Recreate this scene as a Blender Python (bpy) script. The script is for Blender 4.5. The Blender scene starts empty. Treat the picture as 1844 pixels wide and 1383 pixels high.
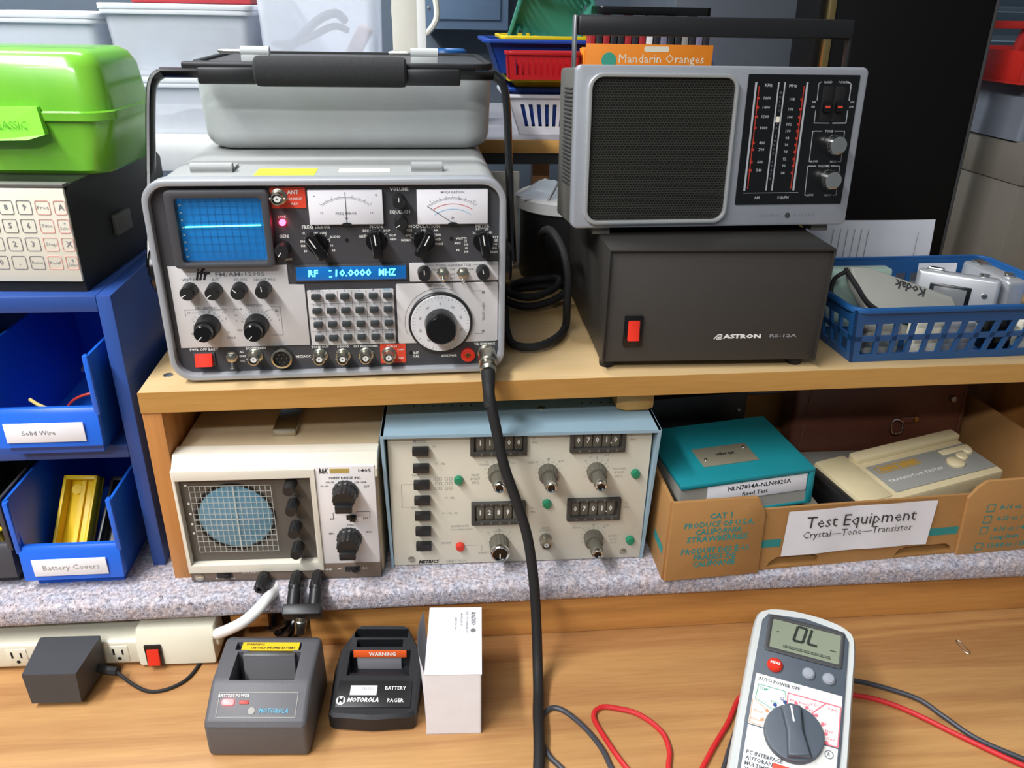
import bpy, bmesh, math, random
from mathutils import Vector, Matrix
random.seed(7)
R = math.radians
SC = bpy.context.scene
COL = SC.collection

# ------------------------------------------------------------------ camera, world, lights, exposure
def make_camera():
    p, yw, rl = R(25.2), R(5.8), R(1.1)
    fw = Vector((math.sin(yw)*math.cos(p), math.cos(yw)*math.cos(p), -math.sin(p)))
    rt = Vector((math.cos(yw), -math.sin(yw), 0)); up = rt.cross(fw)
    r2 = rt*math.cos(rl) + up*math.sin(rl); u2 = up*math.cos(rl) - rt*math.sin(rl)
    c = bpy.data.cameras.new('camera'); o = bpy.data.objects.new('camera', c); COL.objects.link(o)
    m = Matrix((r2, u2, -fw)).transposed().to_4x4(); m.translation = Vector((0, 0, .562))
    o.matrix_world = m
    c.sensor_width = 36; c.lens = 1434/1844*36; c.clip_start = .02
    SC.camera = o
make_camera()
w = bpy.data.worlds.new('room_light'); SC.world = w; w.use_nodes = True
w.node_tree.nodes['Background'].inputs[0].default_value = (.86, .93, 1, 1)
w.node_tree.nodes['Background'].inputs[1].default_value = .16
def area(name, loc, rot, sx, sy, power, col):
    l = bpy.data.lights.new(name, 'AREA'); l.shape = 'RECTANGLE'; l.size = sx; l.size_y = sy
    l.energy = power; l.color = col
    o = bpy.data.objects.new(name, l); COL.objects.link(o); o.location = loc; o.rotation_euler = rot
area('ceiling_tube_left_offscreen', (-.85, -.05, 1.60), (0, 0, 0), .16, 1.2, 44, (.98, .98, 1))
area('ceiling_tube_behind_camera_offscreen', (-.75, -1.15, 1.70), (0, 0, 0), 1.2, .16, 30, (.98, .98, 1))
area('ceiling_tube_rear_left_offscreen', (-.75, 1.20, 1.65), (0, 0, 0), 1.2, .16, 26, (.93, .97, 1))
vs = SC.view_settings
vs.view_transform = 'Standard'; vs.look = 'None'; vs.gamma = 1; vs.use_curve_mapping = False; vs.exposure = 0.24

# ------------------------------------------------------------------ materials
def lin(h):
    h = h.lstrip('#'); c = [int(h[i:i+2], 16)/255 for i in (0, 2, 4)]
    return tuple(x/12.92 if x <= .04045 else ((x+.055)/1.055)**2.4 for x in c) + (1,)
MATS = {}
def mat(name, col, rough=.5, metal=0, var=.06, scale=60, bump=0, bscale=None, emit=None, es=0, alpha=1, trans=0, coat=0, stretch=None, col2=None, sss=0):
    if name in MATS: return MATS[name]
    m = bpy.data.materials.new(name); m.use_nodes = True
    nt = m.node_tree; N = nt.nodes; L = nt.links
    b = N['Principled BSDF']
    b.inputs['Roughness'].default_value = rough; b.inputs['Metallic'].default_value = metal
    tc = N.new('ShaderNodeTexCoord'); mp = N.new('ShaderNodeMapping'); L.new(tc.outputs['Object'], mp.inputs[0])
    if stretch: mp.inputs['Scale'].default_value = stretch
    nz = N.new('ShaderNodeTexNoise'); nz.inputs['Scale'].default_value = scale; nz.inputs['Detail'].default_value = 4
    L.new(mp.outputs[0], nz.inputs['Vector'])
    mx = N.new('ShaderNodeMix'); mx.data_type = 'RGBA'
    c = lin(col)
    c2 = lin(col2) if col2 else c
    mx.inputs[6].default_value = tuple(x*(1-var) for x in c[:3]) + (1,)
    mx.inputs[7].default_value = tuple(min(1, x*(1+var)) for x in c2[:3]) + (1,)
    L.new(nz.outputs[0], mx.inputs[0]); L.new(mx.outputs[2], b.inputs['Base Color'])
    if bump:
        n2 = N.new('ShaderNodeTexNoise'); n2.inputs['Scale'].default_value = bscale or scale*4; n2.inputs['Detail'].default_value = 3
        L.new(mp.outputs[0], n2.inputs['Vector'])
        bp = N.new('ShaderNodeBump'); bp.inputs['Strength'].default_value = bump; bp.inputs['Distance'].default_value = .001
        L.new(n2.outputs[0], bp.inputs['Height']); L.new(bp.outputs[0], b.inputs['Normal'])
    if emit:
        b.inputs['Emission Color'].default_value = lin(emit); b.inputs['Emission Strength'].default_value = es
    b.inputs['Alpha'].default_value = alpha
    b.inputs['Transmission Weight'].default_value = trans
    b.inputs['Coat Weight'].default_value = coat
    if sss: b.inputs['Subsurface Weight'].default_value = sss; b.inputs['Subsurface Radius'].default_value = (.01, .01, .01)
    MATS[name] = m; return m
def spec(name, v): MATS[name].node_tree.nodes['Principled BSDF'].inputs['Specular IOR Level'].default_value = v
def wood(name, light, dark, axis='x', rings=55, rough=.45, warp=5, fine=.35):
    m = bpy.data.materials.new(name); m.use_nodes = True
    nt = m.node_tree; N = nt.nodes; L = nt.links; b = N['Principled BSDF']
    tc = N.new('ShaderNodeTexCoord'); oi = N.new('ShaderNodeObjectInfo')
    ad = N.new('ShaderNodeVectorMath'); ad.operation = 'ADD'
    L.new(tc.outputs['Object'], ad.inputs[0]); L.new(oi.outputs['Random'], ad.inputs[1])
    mp = N.new('ShaderNodeMapping'); L.new(ad.outputs[0], mp.inputs[0])
    s = [1, 1, 1]; s['xyz'.index(axis)] = .06
    mp.inputs['Scale'].default_value = s
    nz = N.new('ShaderNodeTexNoise'); nz.inputs['Scale'].default_value = 14; nz.inputs['Detail'].default_value = 2; nz.inputs['Distortion'].default_value = .6
    L.new(mp.outputs[0], nz.inputs['Vector'])
    mul = N.new('ShaderNodeMath'); mul.operation = 'MULTIPLY'; mul.inputs[1].default_value = warp*6
    L.new(nz.outputs[0], mul.inputs[0])
    sn = N.new('ShaderNodeMath'); sn.operation = 'SINE'; L.new(mul.outputs[0], sn.inputs[0])
    n3 = N.new('ShaderNodeTexNoise'); n3.inputs['Scale'].default_value = rings*7; n3.inputs['Detail'].default_value = 4
    L.new(mp.outputs[0], n3.inputs['Vector'])
    n4 = N.new('ShaderNodeTexNoise'); n4.inputs['Scale'].default_value = 5; L.new(mp.outputs[0], n4.inputs['Vector'])
    a = N.new('ShaderNodeMath'); a.operation = 'MULTIPLY_ADD'; a.inputs[1].default_value = .14; L.new(sn.outputs[0], a.inputs[0])
    L.new(n4.outputs[0], a.inputs[2])
    a2 = N.new('ShaderNodeMath'); a2.operation = 'MULTIPLY_ADD'; a2.inputs[1].default_value = fine; L.new(n3.outputs[0], a2.inputs[0]); L.new(a.outputs[0], a2.inputs[2])
    rp = N.new('ShaderNodeValToRGB'); e = rp.color_ramp.elements
    e[0].position = .36; e[0].color = lin(dark); e[1].position = .98; e[1].color = lin(light)
    L.new(a2.outputs[0], rp.inputs[0]); L.new(rp.outputs[0], b.inputs['Base Color'])
    bp = N.new('ShaderNodeBump'); bp.inputs['Strength'].default_value = .12; bp.inputs['Distance'].default_value = .001
    L.new(a2.outputs[0], bp.inputs['Height']); L.new(bp.outputs[0], b.inputs['Normal'])
    b.inputs['Roughness'].default_value = rough
    MATS[name] = m; return m
def carpet_mat():
    m = bpy.data.materials.new('carpet'); m.use_nodes = True
    nt = m.node_tree; N = nt.nodes; L = nt.links; b = N['Principled BSDF']
    tc = N.new('ShaderNodeTexCoord')
    n1 = N.new('ShaderNodeTexNoise'); n1.inputs['Scale'].default_value = 260; n1.inputs['Detail'].default_value = 5; n1.inputs['Roughness'].default_value = .7
    n2 = N.new('ShaderNodeTexNoise'); n2.inputs['Scale'].default_value = 90; n2.inputs['Detail'].default_value = 2
    for n in (n1, n2): L.new(tc.outputs['Object'], n.inputs['Vector'])
    rp = N.new('ShaderNodeValToRGB'); e = rp.color_ramp.elements
    e[0].position = .32; e[0].color = lin('#77747a'); e[1].position = .66; e[1].color = lin('#e4e0e4')
    L.new(n1.outputs[0], rp.inputs[0])
    mx = N.new('ShaderNodeMix'); mx.data_type = 'RGBA'; mx.blend_type = 'MULTIPLY'; mx.inputs[0].default_value = .55
    hs = N.new('ShaderNodeValToRGB'); e = hs.color_ramp.elements
    e[0].position = .35; e[0].color = lin('#d5dcee'); e[1].position = .65; e[1].color = lin('#eedcd6')
    L.new(n2.outputs[0], hs.inputs[0]); L.new(rp.outputs[0], mx.inputs[6]); L.new(hs.outputs[0], mx.inputs[7])
    L.new(mx.outputs[2], b.inputs['Base Color'])
    bp = N.new('ShaderNodeBump'); bp.inputs['Strength'].default_value = .7; bp.inputs['Distance'].default_value = .0015
    L.new(n1.outputs[0], bp.inputs['Height']); L.new(bp.outputs[0], b.inputs['Normal'])
    b.inputs['Roughness'].default_value = .95
    MATS['carpet'] = m
def grille_mat():
    m = bpy.data.materials.new('speaker_mesh'); m.use_nodes = True
    nt = m.node_tree; N = nt.nodes; L = nt.links; b = N['Principled BSDF']
    tc = N.new('ShaderNodeTexCoord'); mp = N.new('ShaderNodeMapping'); mp.inputs['Rotation'].default_value = (R(90), 0, 0)
    L.new(tc.outputs['Object'], mp.inputs[0])
    br = N.new('ShaderNodeTexBrick'); br.inputs['Scale'].default_value = 200
    br.inputs['Color1'].default_value = lin('#050505'); br.inputs['Color2'].default_value = lin('#0a0a09'); br.inputs['Mortar'].default_value = lin('#34342d')
    br.inputs['Mortar Size'].default_value = .06; br.inputs['Brick Width'].default_value = .5; br.inputs['Row Height'].default_value = .42
    L.new(mp.outputs[0], br.inputs['Vector']); L.new(br.outputs[0], b.inputs['Base Color'])
    bp = N.new('ShaderNodeBump'); bp.inputs['Strength'].default_value = .5; bp.inputs['Distance'].default_value = .0005
    L.new(br.outputs[1], bp.inputs['Height']); L.new(bp.outputs[0], b.inputs['Normal'])
    b.inputs['Roughness'].default_value = .6; b.inputs['Specular IOR Level'].default_value = .25
    MATS['speaker_mesh'] = m

# ------------------------------------------------------------------ mesh building (all lengths in millimetres)
TXT = {}
def text_mesh(s, bold=0.0, shear=0.0, space=1.0):
    k = (s, bold, shear, space)
    if k not in TXT:
        c = bpy.data.curves.new('t', 'FONT'); c.body = s; c.size = 1; c.resolution_u = 1; c.offset = bold
        c.shear = shear; c.space_character = space; c.align_x = 'CENTER'; c.align_y = 'CENTER'
        o = bpy.data.objects.new('t', c); COL.objects.link(o)
        dg = bpy.context.evaluated_depsgraph_get(); dg.update()
        me = bpy.data.meshes.new_from_object(o.evaluated_get(dg))
        bpy.data.objects.remove(o); bpy.data.curves.remove(c)
        xs = [v.co.x for v in me.vertices] or [0]
        TXT[k] = (me, min(xs), max(xs))
    return TXT[k]
def rrect(x0, z0, x1, z1, r, n=5):
    pts = []
    for cx, cz, a0 in ((x1-r, z1-r, 0), (x0+r, z1-r, 90), (x0+r, z0+r, 180), (x1-r, z0+r, 270)):
        for i in range(n+1):
            a = R(a0 + 90*i/n); pts.append((cx + r*math.cos(a), cz + r*math.sin(a)))
    return pts
def circ(cx, cz, r, n=24, rz=None, a0=0, a1=360):
    full = abs(a1-a0) >= 360
    return [(cx + r*math.cos(R(a0+(a1-a0)*i/(n if full else n-1))), cz + (rz or r)*math.sin(R(a0+(a1-a0)*i/(n if full else n-1)))) for i in range(n)]
def catmull(P, n=8, closed=False):
    P = [Vector(p) for p in P]; out = []
    m = len(P)
    rng = range(m) if closed else range(m-1)
    for i in rng:
        if closed: a, b, c, d = P[(i-1) % m], P[i], P[(i+1) % m], P[(i+2) % m]
        else: a, b, c, d = P[max(i-1, 0)], P[i], P[i+1], P[min(i+2, m-1)]
        for k in range(n):
            t = k/n
            out.append(.5*((2*b) + (c-a)*t + (2*a-5*b+4*c-d)*t*t + (3*b-a-3*c+d)*t**3))
    if not closed: out.append(P[-1])
    return out
AX = {'y': lambda u, v, t: (u, t, v), 'z': lambda u, v, t: (u, v, t), 'x': lambda u, v, t: (t, u, v)}
class B:
    def __init__(s): s.bm = bmesh.new(); s.M = Matrix()
    def at(s, loc=(0, 0, 0), rx=0, ry=0, rz=0):
        s.M = Matrix.Translation(loc) @ Matrix.Rotation(R(rz), 4, 'Z') @ Matrix.Rotation(R(ry), 4, 'Y') @ Matrix.Rotation(R(rx), 4, 'X'); return s
    def _in(s, b2):
        b2.transform(s.M); me = bpy.data.meshes.new('t'); b2.to_mesh(me); b2.free(); s.bm.from_mesh(me); bpy.data.meshes.remove(me); return s
    def box(s, x0, y0, z0, x1, y1, z1, bev=0, seg=2):
        b = bmesh.new(); bmesh.ops.create_cube(b, size=1)
        for v in b.verts: v.co = Vector(((x0+x1)/2+v.co.x*(x1-x0), (y0+y1)/2+v.co.y*(y1-y0), (z0+z1)/2+v.co.z*(z1-z0)))
        if bev: bmesh.ops.bevel(b, geom=b.edges[:], offset=bev, segments=seg, affect='EDGES', profile=.5)
        return s._in(b)
    def prism(s, poly, axis, a, b_, bev=0, seg=2, cap=True):
        b = bmesh.new(); f = AX[axis]
        lo = [b.verts.new(f(u, v, a)) for u, v in poly]; hi = [b.verts.new(f(u, v, b_)) for u, v in poly]
        n = len(poly)
        for i in range(n): b.faces.new((lo[i], lo[(i+1) % n], hi[(i+1) % n], hi[i]))
        if cap: fa = b.faces.new(lo[::-1]); fb = b.faces.new(hi)
        bmesh.ops.recalc_face_normals(b, faces=b.faces[:])
        if bev and cap: bmesh.ops.bevel(b, geom=list(fa.edges)+list(fb.edges), offset=bev, segments=seg, affect='EDGES', profile=.5)
        return s._in(b)
    def ring(s, po, pi, axis, a, b_, bev=0):
        b = bmesh.new(); f = AX[axis]; n = len(po)
        V = [[b.verts.new(f(u, v, t)) for u, v in p] for p, t in ((po, a), (pi, a), (pi, b_), (po, b_))]
        for k in range(4):
            for i in range(n):
                b.faces.new((V[k][i], V[k][(i+1) % n], V[(k+1) % 4][(i+1) % n], V[(k+1) % 4][i]))
        bmesh.ops.recalc_face_normals(b, faces=b.faces[:])
        if bev:
            es = [e for e in b.edges if (e.verts[0].index, e.verts[1].index) and all(v in V[0]+V[1]+V[2]+V[3] for v in e.verts)]
            loops = set()
            for k in range(4):
                for i in range(n):
                    e = b.edges.get((V[k][i], V[k][(i+1) % n]))
                    if e: loops.add(e)
            bmesh.ops.bevel(b, geom=list(loops), offset=bev, segments=2, affect='EDGES', profile=.5)
        return s._in(b)
    def loft(s, loops, cap=True):
        b = bmesh.new(); V = [[b.verts.new(p) for p in l] for l in loops]; n = len(loops[0])
        for k in range(len(V)-1):
            for i in range(n): b.faces.new((V[k][i], V[k][(i+1) % n], V[k+1][(i+1) % n], V[k+1][i]))
        if cap: b.faces.new(V[0][::-1]); b.faces.new(V[-1])
        bmesh.ops.recalc_face_normals(b, faces=b.faces[:]); return s._in(b)
    def lathe(s, prof, o=(0, 0, 0), d=(0, -1, 0), seg=24, flute=0, fdepth=0):
        d = Vector(d).normalized(); q = Vector((0, 0, 1)).rotation_difference(d).to_matrix()
        b = bmesh.new(); o = Vector(o); rows = []
        for r, h in prof:
            row = []
            if r < 1e-6: rows.append([b.verts.new(o + d*h)]*seg); continue
            for i in range(seg):
                a = 2*math.pi*i/seg; rr = r*(1-fdepth*(i % 2)) if flute else r
                row.append(b.verts.new(o + q @ Vector((rr*math.cos(a), rr*math.sin(a), h))))
            rows.append(row)
        for k in range(len(rows)-1):
            for i in range(seg):
                vs_ = []
                for v in (rows[k][i], rows[k][(i+1) % seg], rows[k+1][(i+1) % seg], rows[k+1][i]):
                    if v not in vs_: vs_.append(v)
                if len(vs_) > 2:
                    try: b.faces.new(vs_)
                    except ValueError: pass
        if prof[0][0] > 1e-6: b.faces.new(rows[0][::-1])
        if prof[-1][0] > 1e-6: b.faces.new(rows[-1])
        bmesh.ops.recalc_face_normals(b, faces=b.faces[:]); return s._in(b)
    def cyl(s, p0, p1, r, r1=None, seg=20):
        p0, p1 = Vector(p0), Vector(p1); d = p1-p0
        return s.lathe([(r, 0), (r if r1 is None else r1, d.length)], p0, d, seg)
    def tube(s, pts, r, seg=8, n=6, closed=False, smooth=True, flat=None):
        P = catmull(pts, n, closed) if smooth else [Vector(p) for p in pts]
        b = bmesh.new(); rows = []; m = len(P); nrm = None
        for i, p in enumerate(P):
            if closed: t = P[(i+1) % m]-P[i-1]
            else: t = P[min(i+1, m-1)]-P[max(i-1, 0)]
            t.normalize()
            if nrm is None: nrm = t.orthogonal().normalized() if flat is None else Vector(flat)
            nrm = (nrm - t*nrm.dot(t)).normalized(); bn = t.cross(nrm)
            ru, rv = (r, r) if not isinstance(r, tuple) else r
            rows.append([b.verts.new(p + nrm*ru*math.cos(2*math.pi*k/seg) + bn*rv*math.sin(2*math.pi*k/seg)) for k in range(seg)])
        for i in range(m if closed else m-1):
            A, C_ = rows[i], rows[(i+1) % m]
            for k in range(seg): b.faces.new((A[k], A[(k+1) % seg], C_[(k+1) % seg], C_[k]))
        if not closed: b.faces.new(rows[0][::-1]); b.faces.new(rows[-1])
        bmesh.ops.recalc_face_normals(b, faces=b.faces[:]); return s._in(b)
    def ball(s, c, r, sx=1, sy=1, sz=1, seg=16):
        b = bmesh.new(); bmesh.ops.create_uvsphere(b, u_segments=seg, v_segments=seg//2+2, radius=r)
        for v in b.verts: v.co = Vector(c) + Vector((v.co.x*sx, v.co.y*sy, v.co.z*sz))
        return s._in(b)
    def text(s, t, size, x, z, y=-.15, align='c', plane='f', rot=0, bold=.012, shear=0, space=1, w=None, sx=1):
        me, x0, x1 = text_mesh(t, bold, shear, space)
        size *= 1.25
        b = bmesh.new(); b.from_mesh(me)
        k = size*sx if w is None else w/(x1-x0)
        dx = {'c': -(x0+x1)/2, 'l': -x0, 'r': -x1}[align]
        for v in b.verts: v.co = Vector(((v.co.x+dx)*k, v.co.y*size, 0))
        if rot: b.transform(Matrix.Rotation(R(rot), 4, 'Z'))
        if plane == 'f': b.transform(Matrix.Translation((x, y, z)) @ Matrix.Rotation(R(90), 4, 'X'))
        else: b.transform(Matrix.Translation((x, z, y)))
        return s._in(b)
    def bar(s, x0, z0, x1, z1, wd=.4, y=-.15, plane='f'):
        d = Vector((x1-x0, z1-z0)); nn = Vector((-d.y, d.x)).normalized()*wd/2
        q = [(x0+nn.x, z0+nn.y), (x1+nn.x, z1+nn.y), (x1-nn.x, z1-nn.y), (x0-nn.x, z0-nn.y)]
        b = bmesh.new()
        f = b.faces.new([b.verts.new((u, y, v) if plane == 'f' else (u, v, y)) for u, v in q])
        f.normal_update()
        if f.normal.dot(Vector((0, -1, 0) if plane == 'f' else (0, 0, 1))) < 0: f.normal_flip()
        return s._in(b)
    def lines(s, pts, wd=.4, y=-.15, plane='f', close=False):
        P = list(pts) + ([pts[0]] if close else [])
        for a, c in zip(P, P[1:]): s.bar(*a, *c, wd, y, plane)
        return s
    def arc(s, cx, cz, r, a0, a1, wd=.3, y=-.15, n=14, rz=None, plane='f'):
        return s.lines([(cx+r*math.cos(R(a0+(a1-a0)*i/n)), cz+(rz or r)*math.sin(R(a0+(a1-a0)*i/n))) for i in range(n+1)], wd, y, plane)
    def grid(s, fn, nu, nv):
        b = bmesh.new(); V = [[b.verts.new(fn(i/nu, j/nv)) for i in range(nu+1)] for j in range(nv+1)]
        for j in range(nv):
            for i in range(nu): b.faces.new((V[j][i], V[j][i+1], V[j+1][i+1], V[j+1][i]))
        return s._in(b)
    def mesh(s, name='m', smooth=True, ang=35):
        me = bpy.data.meshes.new(name); s.bm.transform(Matrix.Scale(.001, 4)); s.bm.to_mesh(me); s.bm.free()
        if smooth and me.polygons:
            me.polygons.foreach_set('use_smooth', [True]*len(me.polygons)); me.set_sharp_from_angle(angle=R(ang))
        return me
    def put(s, name, m, parent=None, smooth=True, loc=(0, 0, 0), label=None, ang=35, kind=None):
        return place(s.mesh(name, smooth, ang), name, m, parent, loc, label, kind)
def place(me, name, m, parent=None, loc=(0, 0, 0), label=None, kind=None, rot=(0, 0, 0)):
    o = bpy.data.objects.new(name, me); COL.objects.link(o)
    if not me.materials: me.materials.append(MATS[m])
    elif me.materials[0] != MATS[m]: o.material_slots[0].link = 'OBJECT'; o.material_slots[0].material = MATS[m]
    o.parent = parent; o.location = [x*.001 for x in loc]; o.rotation_euler = [R(a) for a in rot]
    if label: o['label'] = label
    if kind: o['kind'] = kind
    return o
def thing(name, label, cat, loc=(0, 0, 0), rz=0, lean=0, ry=0, group=None):
    o = bpy.data.objects.new(name, None); COL.objects.link(o); o.empty_display_size = .02
    o.location = [x*.001 for x in loc]
    m = Matrix.Rotation(R(rz), 4, 'Z') @ Matrix.Rotation(R(ry), 4, 'Y') @ Matrix.Rotation(R(-lean), 4, 'X')
    o.rotation_euler = m.to_euler()
    o['label'] = label; o['category'] = cat
    if group: o['group'] = group
    return o
def tag(o, label, cat, group=None):
    o['label'] = label; o['category'] = cat
    if group: o['group'] = group
    return o
def struct(o): o['kind'] = 'structure'; return o
def cut(o, cutters):
    """boolean-subtract cutter builders (in the object's own millimetre frame) from a mesh object"""
    tmp = []
    for c in cutters:
        q = bpy.data.objects.new('cutter', c.mesh('cutter', False)); COL.objects.link(q); tmp.append(q)
        q.matrix_world = o.matrix_world
        md = o.modifiers.new('b', 'BOOLEAN'); md.operation = 'DIFFERENCE'; md.object = q; md.solver = 'EXACT'
    par, mw = o.parent, o.matrix_world.copy()
    lp = o.location.copy(); o.parent = None; o.matrix_world = Matrix()
    for q in tmp: q.matrix_world = Matrix()
    dg = bpy.context.evaluated_depsgraph_get(); dg.update()
    me = bpy.data.meshes.new_from_object(o.evaluated_get(dg))
    o.modifiers.clear(); old = o.data; o.data = me
    for q in tmp: d = q.data; bpy.data.objects.remove(q); bpy.data.meshes.remove(d)
    o.parent = par; o.matrix_basis = Matrix.Translation(lp)
    me.set_sharp_from_angle(angle=R(35))
    return o
CACHE = {}
def shared(key, fn):
    if key not in CACHE: CACHE[key] = fn()
    return CACHE[key]

# ---- palette
mat('wall_paint', '#56626f', .7, bump=.05)
wood('bench_wood', '#bd9059', '#99693e', fine=.5)
wood('riser_wood', '#cc9350', '#9a6632', warp=9, fine=.5)
wood('side_wood', '#c2864a', '#96602c', axis='z')
wood('ply_top', '#cdb183', '#b2925f', warp=2, rough=.4)
wood('ply_edge', '#d0a25c', '#a97a3a', warp=2)
carpet_mat(); grille_mat()
mat('black_plastic', '#1b1b1c', .42); mat('black_gloss', '#0d0d0e', .2); mat('black_rubber', '#161617', .7)
mat('dark_hole', '#050505', .8); mat('dark_grey', '#3b3b3c', .5)  # dark_hole: near-black, mostly standing in for shade inside small holes
mat('chrome', '#d8d8d4', .18, 1); mat('nickel', '#b9b6a8', .28, 1); mat('steel', '#a9abac', .38, 1); mat('brass', '#b9a06a', .3, 1)
mat('white_print', '#e6e6e0', .6, var=.02); mat('black_print', '#1c1c1e', .6, var=.02); mat('grey_print', '#77777a', .6, var=.02)
mat('white_plastic', '#e4e5e2', .4); mat('paper', '#e8e8ec', .75); mat('cream', '#e9e4cf', .6)
mat('red_plastic', '#e2321f', .35); mat('red_label', '#d8452c', .5)
# ------------------------------------------------------------------ setting
struct(B().box(-2000, 1620, -750, 2400, 1680, 1900).put('wall_back', 'wall_paint'))
mat('concrete', '#7d7a76', .8, scale=8, var=.15); mat('bench_leg', '#8a6a45', .6)
struct(B().box(-2000, -1500, -790, 2400, 1680, -750).put('floor', 'concrete'))
t = thing('workbench', 'varnished pine workbench top carrying the chargers and multimeter', 'workbench', (100, 500, -750))
for y0, y1 in ((180, 290), (290.6, 404), (404.6, 990)):
    B().box(-1000, y0-500, 718, 1000, y1-500, 750, .5).put('plank', 'bench_wood', t)
for sx in (-950, 870):
    for y0 in (-280, 400): B().box(sx, y0, 0, sx+80, y0+80, 718, 3).put('leg', 'bench_leg', t)
# carpet covered shelf on the bench
t = thing('carpeted_shelf', 'long low bench shelf covered in grey speckled carpet', 'shelf', (100, 600, 50.2))
B().box(-1000, -8, 0, 1000, 388, 23, 7, 4).put('board', 'carpet', t)
B().box(-228, 5, -50, 1000, 23, .5, 1).put('front_rail', 'riser_wood', t, label='pine rail under the carpet edge')
B().box(-303, 12, -29, -268, 50, .5, .6).put('support_block', 'riser_wood', t)
bm = B(); V = []; F = []
rr = random.Random(3)
for i in range(26000):
    x = rr.uniform(-560, 640); q = rr.random()
    if q < .76: p = (x, rr.uniform(-4, 80), 22.6); n = (0, 0, 1)
    else: p = (x, -7.6, rr.uniform(5, 20)); n = (0, -1, 0)
    hgt = rr.uniform(.8, 2.0); a = rr.uniform(0, 6.28); wd = .55
    dx, dy = math.cos(a)*wd, math.sin(a)*wd; lx, ly, lz = rr.uniform(-1.4, 1.4), rr.uniform(-1.2, 1.2), rr.uniform(-1, 1)
    k = len(V)
    if n[2]: V += [(p[0]-dx, p[1]-dy, p[2]-.3), (p[0]+dx, p[1]+dy, p[2]-.3), (p[0]+lx, p[1]+ly, p[2]+hgt)]
    else: V += [(p[0]-dx, p[1]+.3, p[2]-dy), (p[0]+dx, p[1]+.3, p[2]+dy), (p[0]+lx, p[1]-hgt, p[2]+lz)]
    F.append((k, k+1, k+2))
me = bpy.data.meshes.new('carpet_pile'); me.from_pydata([(a*.001, b*.001, c*.001) for a, b, c in V], [], F)
place(me, 'carpet_pile', 'carpet', t, kind='stuff')
# wooden shelf unit standing on the carpet
t = thing('wooden_shelf', 'light plywood shelf unit carrying the service monitor and power supply', 'shelf', (150, 632.4, 73), 1.28)
B().box(-401, .6, 174.5, 810, 355, 194, .8).put('top_board', 'ply_top', t)
B().box(250, 355.4, 174.5, 810, 500, 194, .8).put('rear_board', 'ply_top', t)
B().box(-401, 0, 174.7, 810, .7, 193.8).put('edge_band', 'ply_edge', t)
B().box(-401, 1, 0, -384.8, 340, 174.5, .8).put('side_panel', 'side_wood', t)
B().box(505, 1, 0, 524, 340, 174.5, .8).put('side_panel', 'side_wood', t); B().box(790, 1, 0, 809, 340, 174.5, .8).put('side_panel', 'side_wood', t)
b = B(); b.prism([(16, 22), (24, 17), (44, 17), (51, 21), (52, 180), (16, 180)], 'z', 150.5, 174.5, 2)
b.put('spacer_block', 'ply_edge', t)
for x, y in ((-385, 35), (-383, 210)):
    b = B().lathe([(4.2, 0), (4, .5), (2.2, .9), (0, 1)], (x, y, 194), (0, 0, 1), 14); b.put('screw', 'steel', t)

# ------------------------------------------------------------------ shared small parts
def knob_mesh(r, d, flute=False):
    return shared(('knob', r, d, flute), lambda: B().lathe([(r*1.02, 0), (r*1.02, 1.2), (r, 1.6), (r*.94, d-1.2), (r*.86, d), (0, d)], seg=32 if flute else 24, flute=flute, fdepth=.06).mesh('knob'))
def knob(t, x, z, r, d, ang=90, m='black_plastic', flute=False, line=True, wl=None, y=0, name='knob'):
    k = place(knob_mesh(r, d, flute), name, m, t, (x, y, z))
    if line:
        a = R(ang); l0, l1 = r*.15, (wl or r*.84)
        B().bar(l0*math.cos(a), l0*math.sin(a), l1*math.cos(a), l1*math.sin(a), max(.6, r*.11), -d-.12).put('pointer_line', 'white_print', k)
    return k
def bar_knob(t, x, z, ang, r=8.5, d=15, ln=11, m='black_gloss'):
    b = B().lathe([(r, 0), (r, 2.2), (r*.92, 3), (0, 3)], seg=24)
    b.M = Matrix.Rotation(R(ang-90), 4, 'Y').inverted()
    b.prism([(-3.6, -ln), (3.6, -ln), (3.9, ln*.7), (2.2, ln), (-2.2, ln), (-3.9, ln*.7)], 'y', -d, -2, .8)
    k = b.put('selector_knob', m, t, loc=(x, 0, z))
    a = R(ang); p = (-math.sin(a)*3.2, math.cos(a)*3.2)
    B().bar(0, 0, ln*.8*math.cos(a), ln*.8*math.sin(a), .9, -d-.1).put('pointer_line', 'white_print', k)
    B().bar(p[0]-ln*.7*math.cos(a), p[1]-ln*.7*math.sin(a), p[0]+ln*.7*math.cos(a), p[1]+ln*.7*math.sin(a), .5, -d-.1).put('edge_line', 'steel', k)  # thin steel bar drawn as a highlight along the knob edge
    return k
def bnc(t, x, z, s=1.0, lab=None, d=(0, -1, 0), y=0):
    k = place(shared(('bnc', s, d), lambda: B().lathe([(6.4*s, 0), (6.4*s, 1.5*s), (5.4*s, 2*s), (5.4*s, 4*s), (4.8*s, 4.2*s), (4.8*s, 12*s), (3.9*s, 12.2*s), (3.9*s, 5*s), (0, 5*s)], d=d, seg=20).cyl(tuple(Vector((5.9*s, 0, 0))+Vector(d)*9*s), tuple(Vector((-5.9*s, 0, 0))+Vector(d)*9*s), .9*s, seg=8).mesh('bnc')), 'bnc_connector', 'nickel', t, (x, y, z))
    if lab: k['label'] = lab
    place(shared(('bncw', s, d), lambda: B().lathe([(2.6*s, 4.5*s), (2.6*s, 11*s), (.9*s, 11.2*s), (.9*s, 8*s), (0, 8*s)], d=d, seg=14).mesh('ins')), 'insulator', 'white_plastic', k)
    return k
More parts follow.
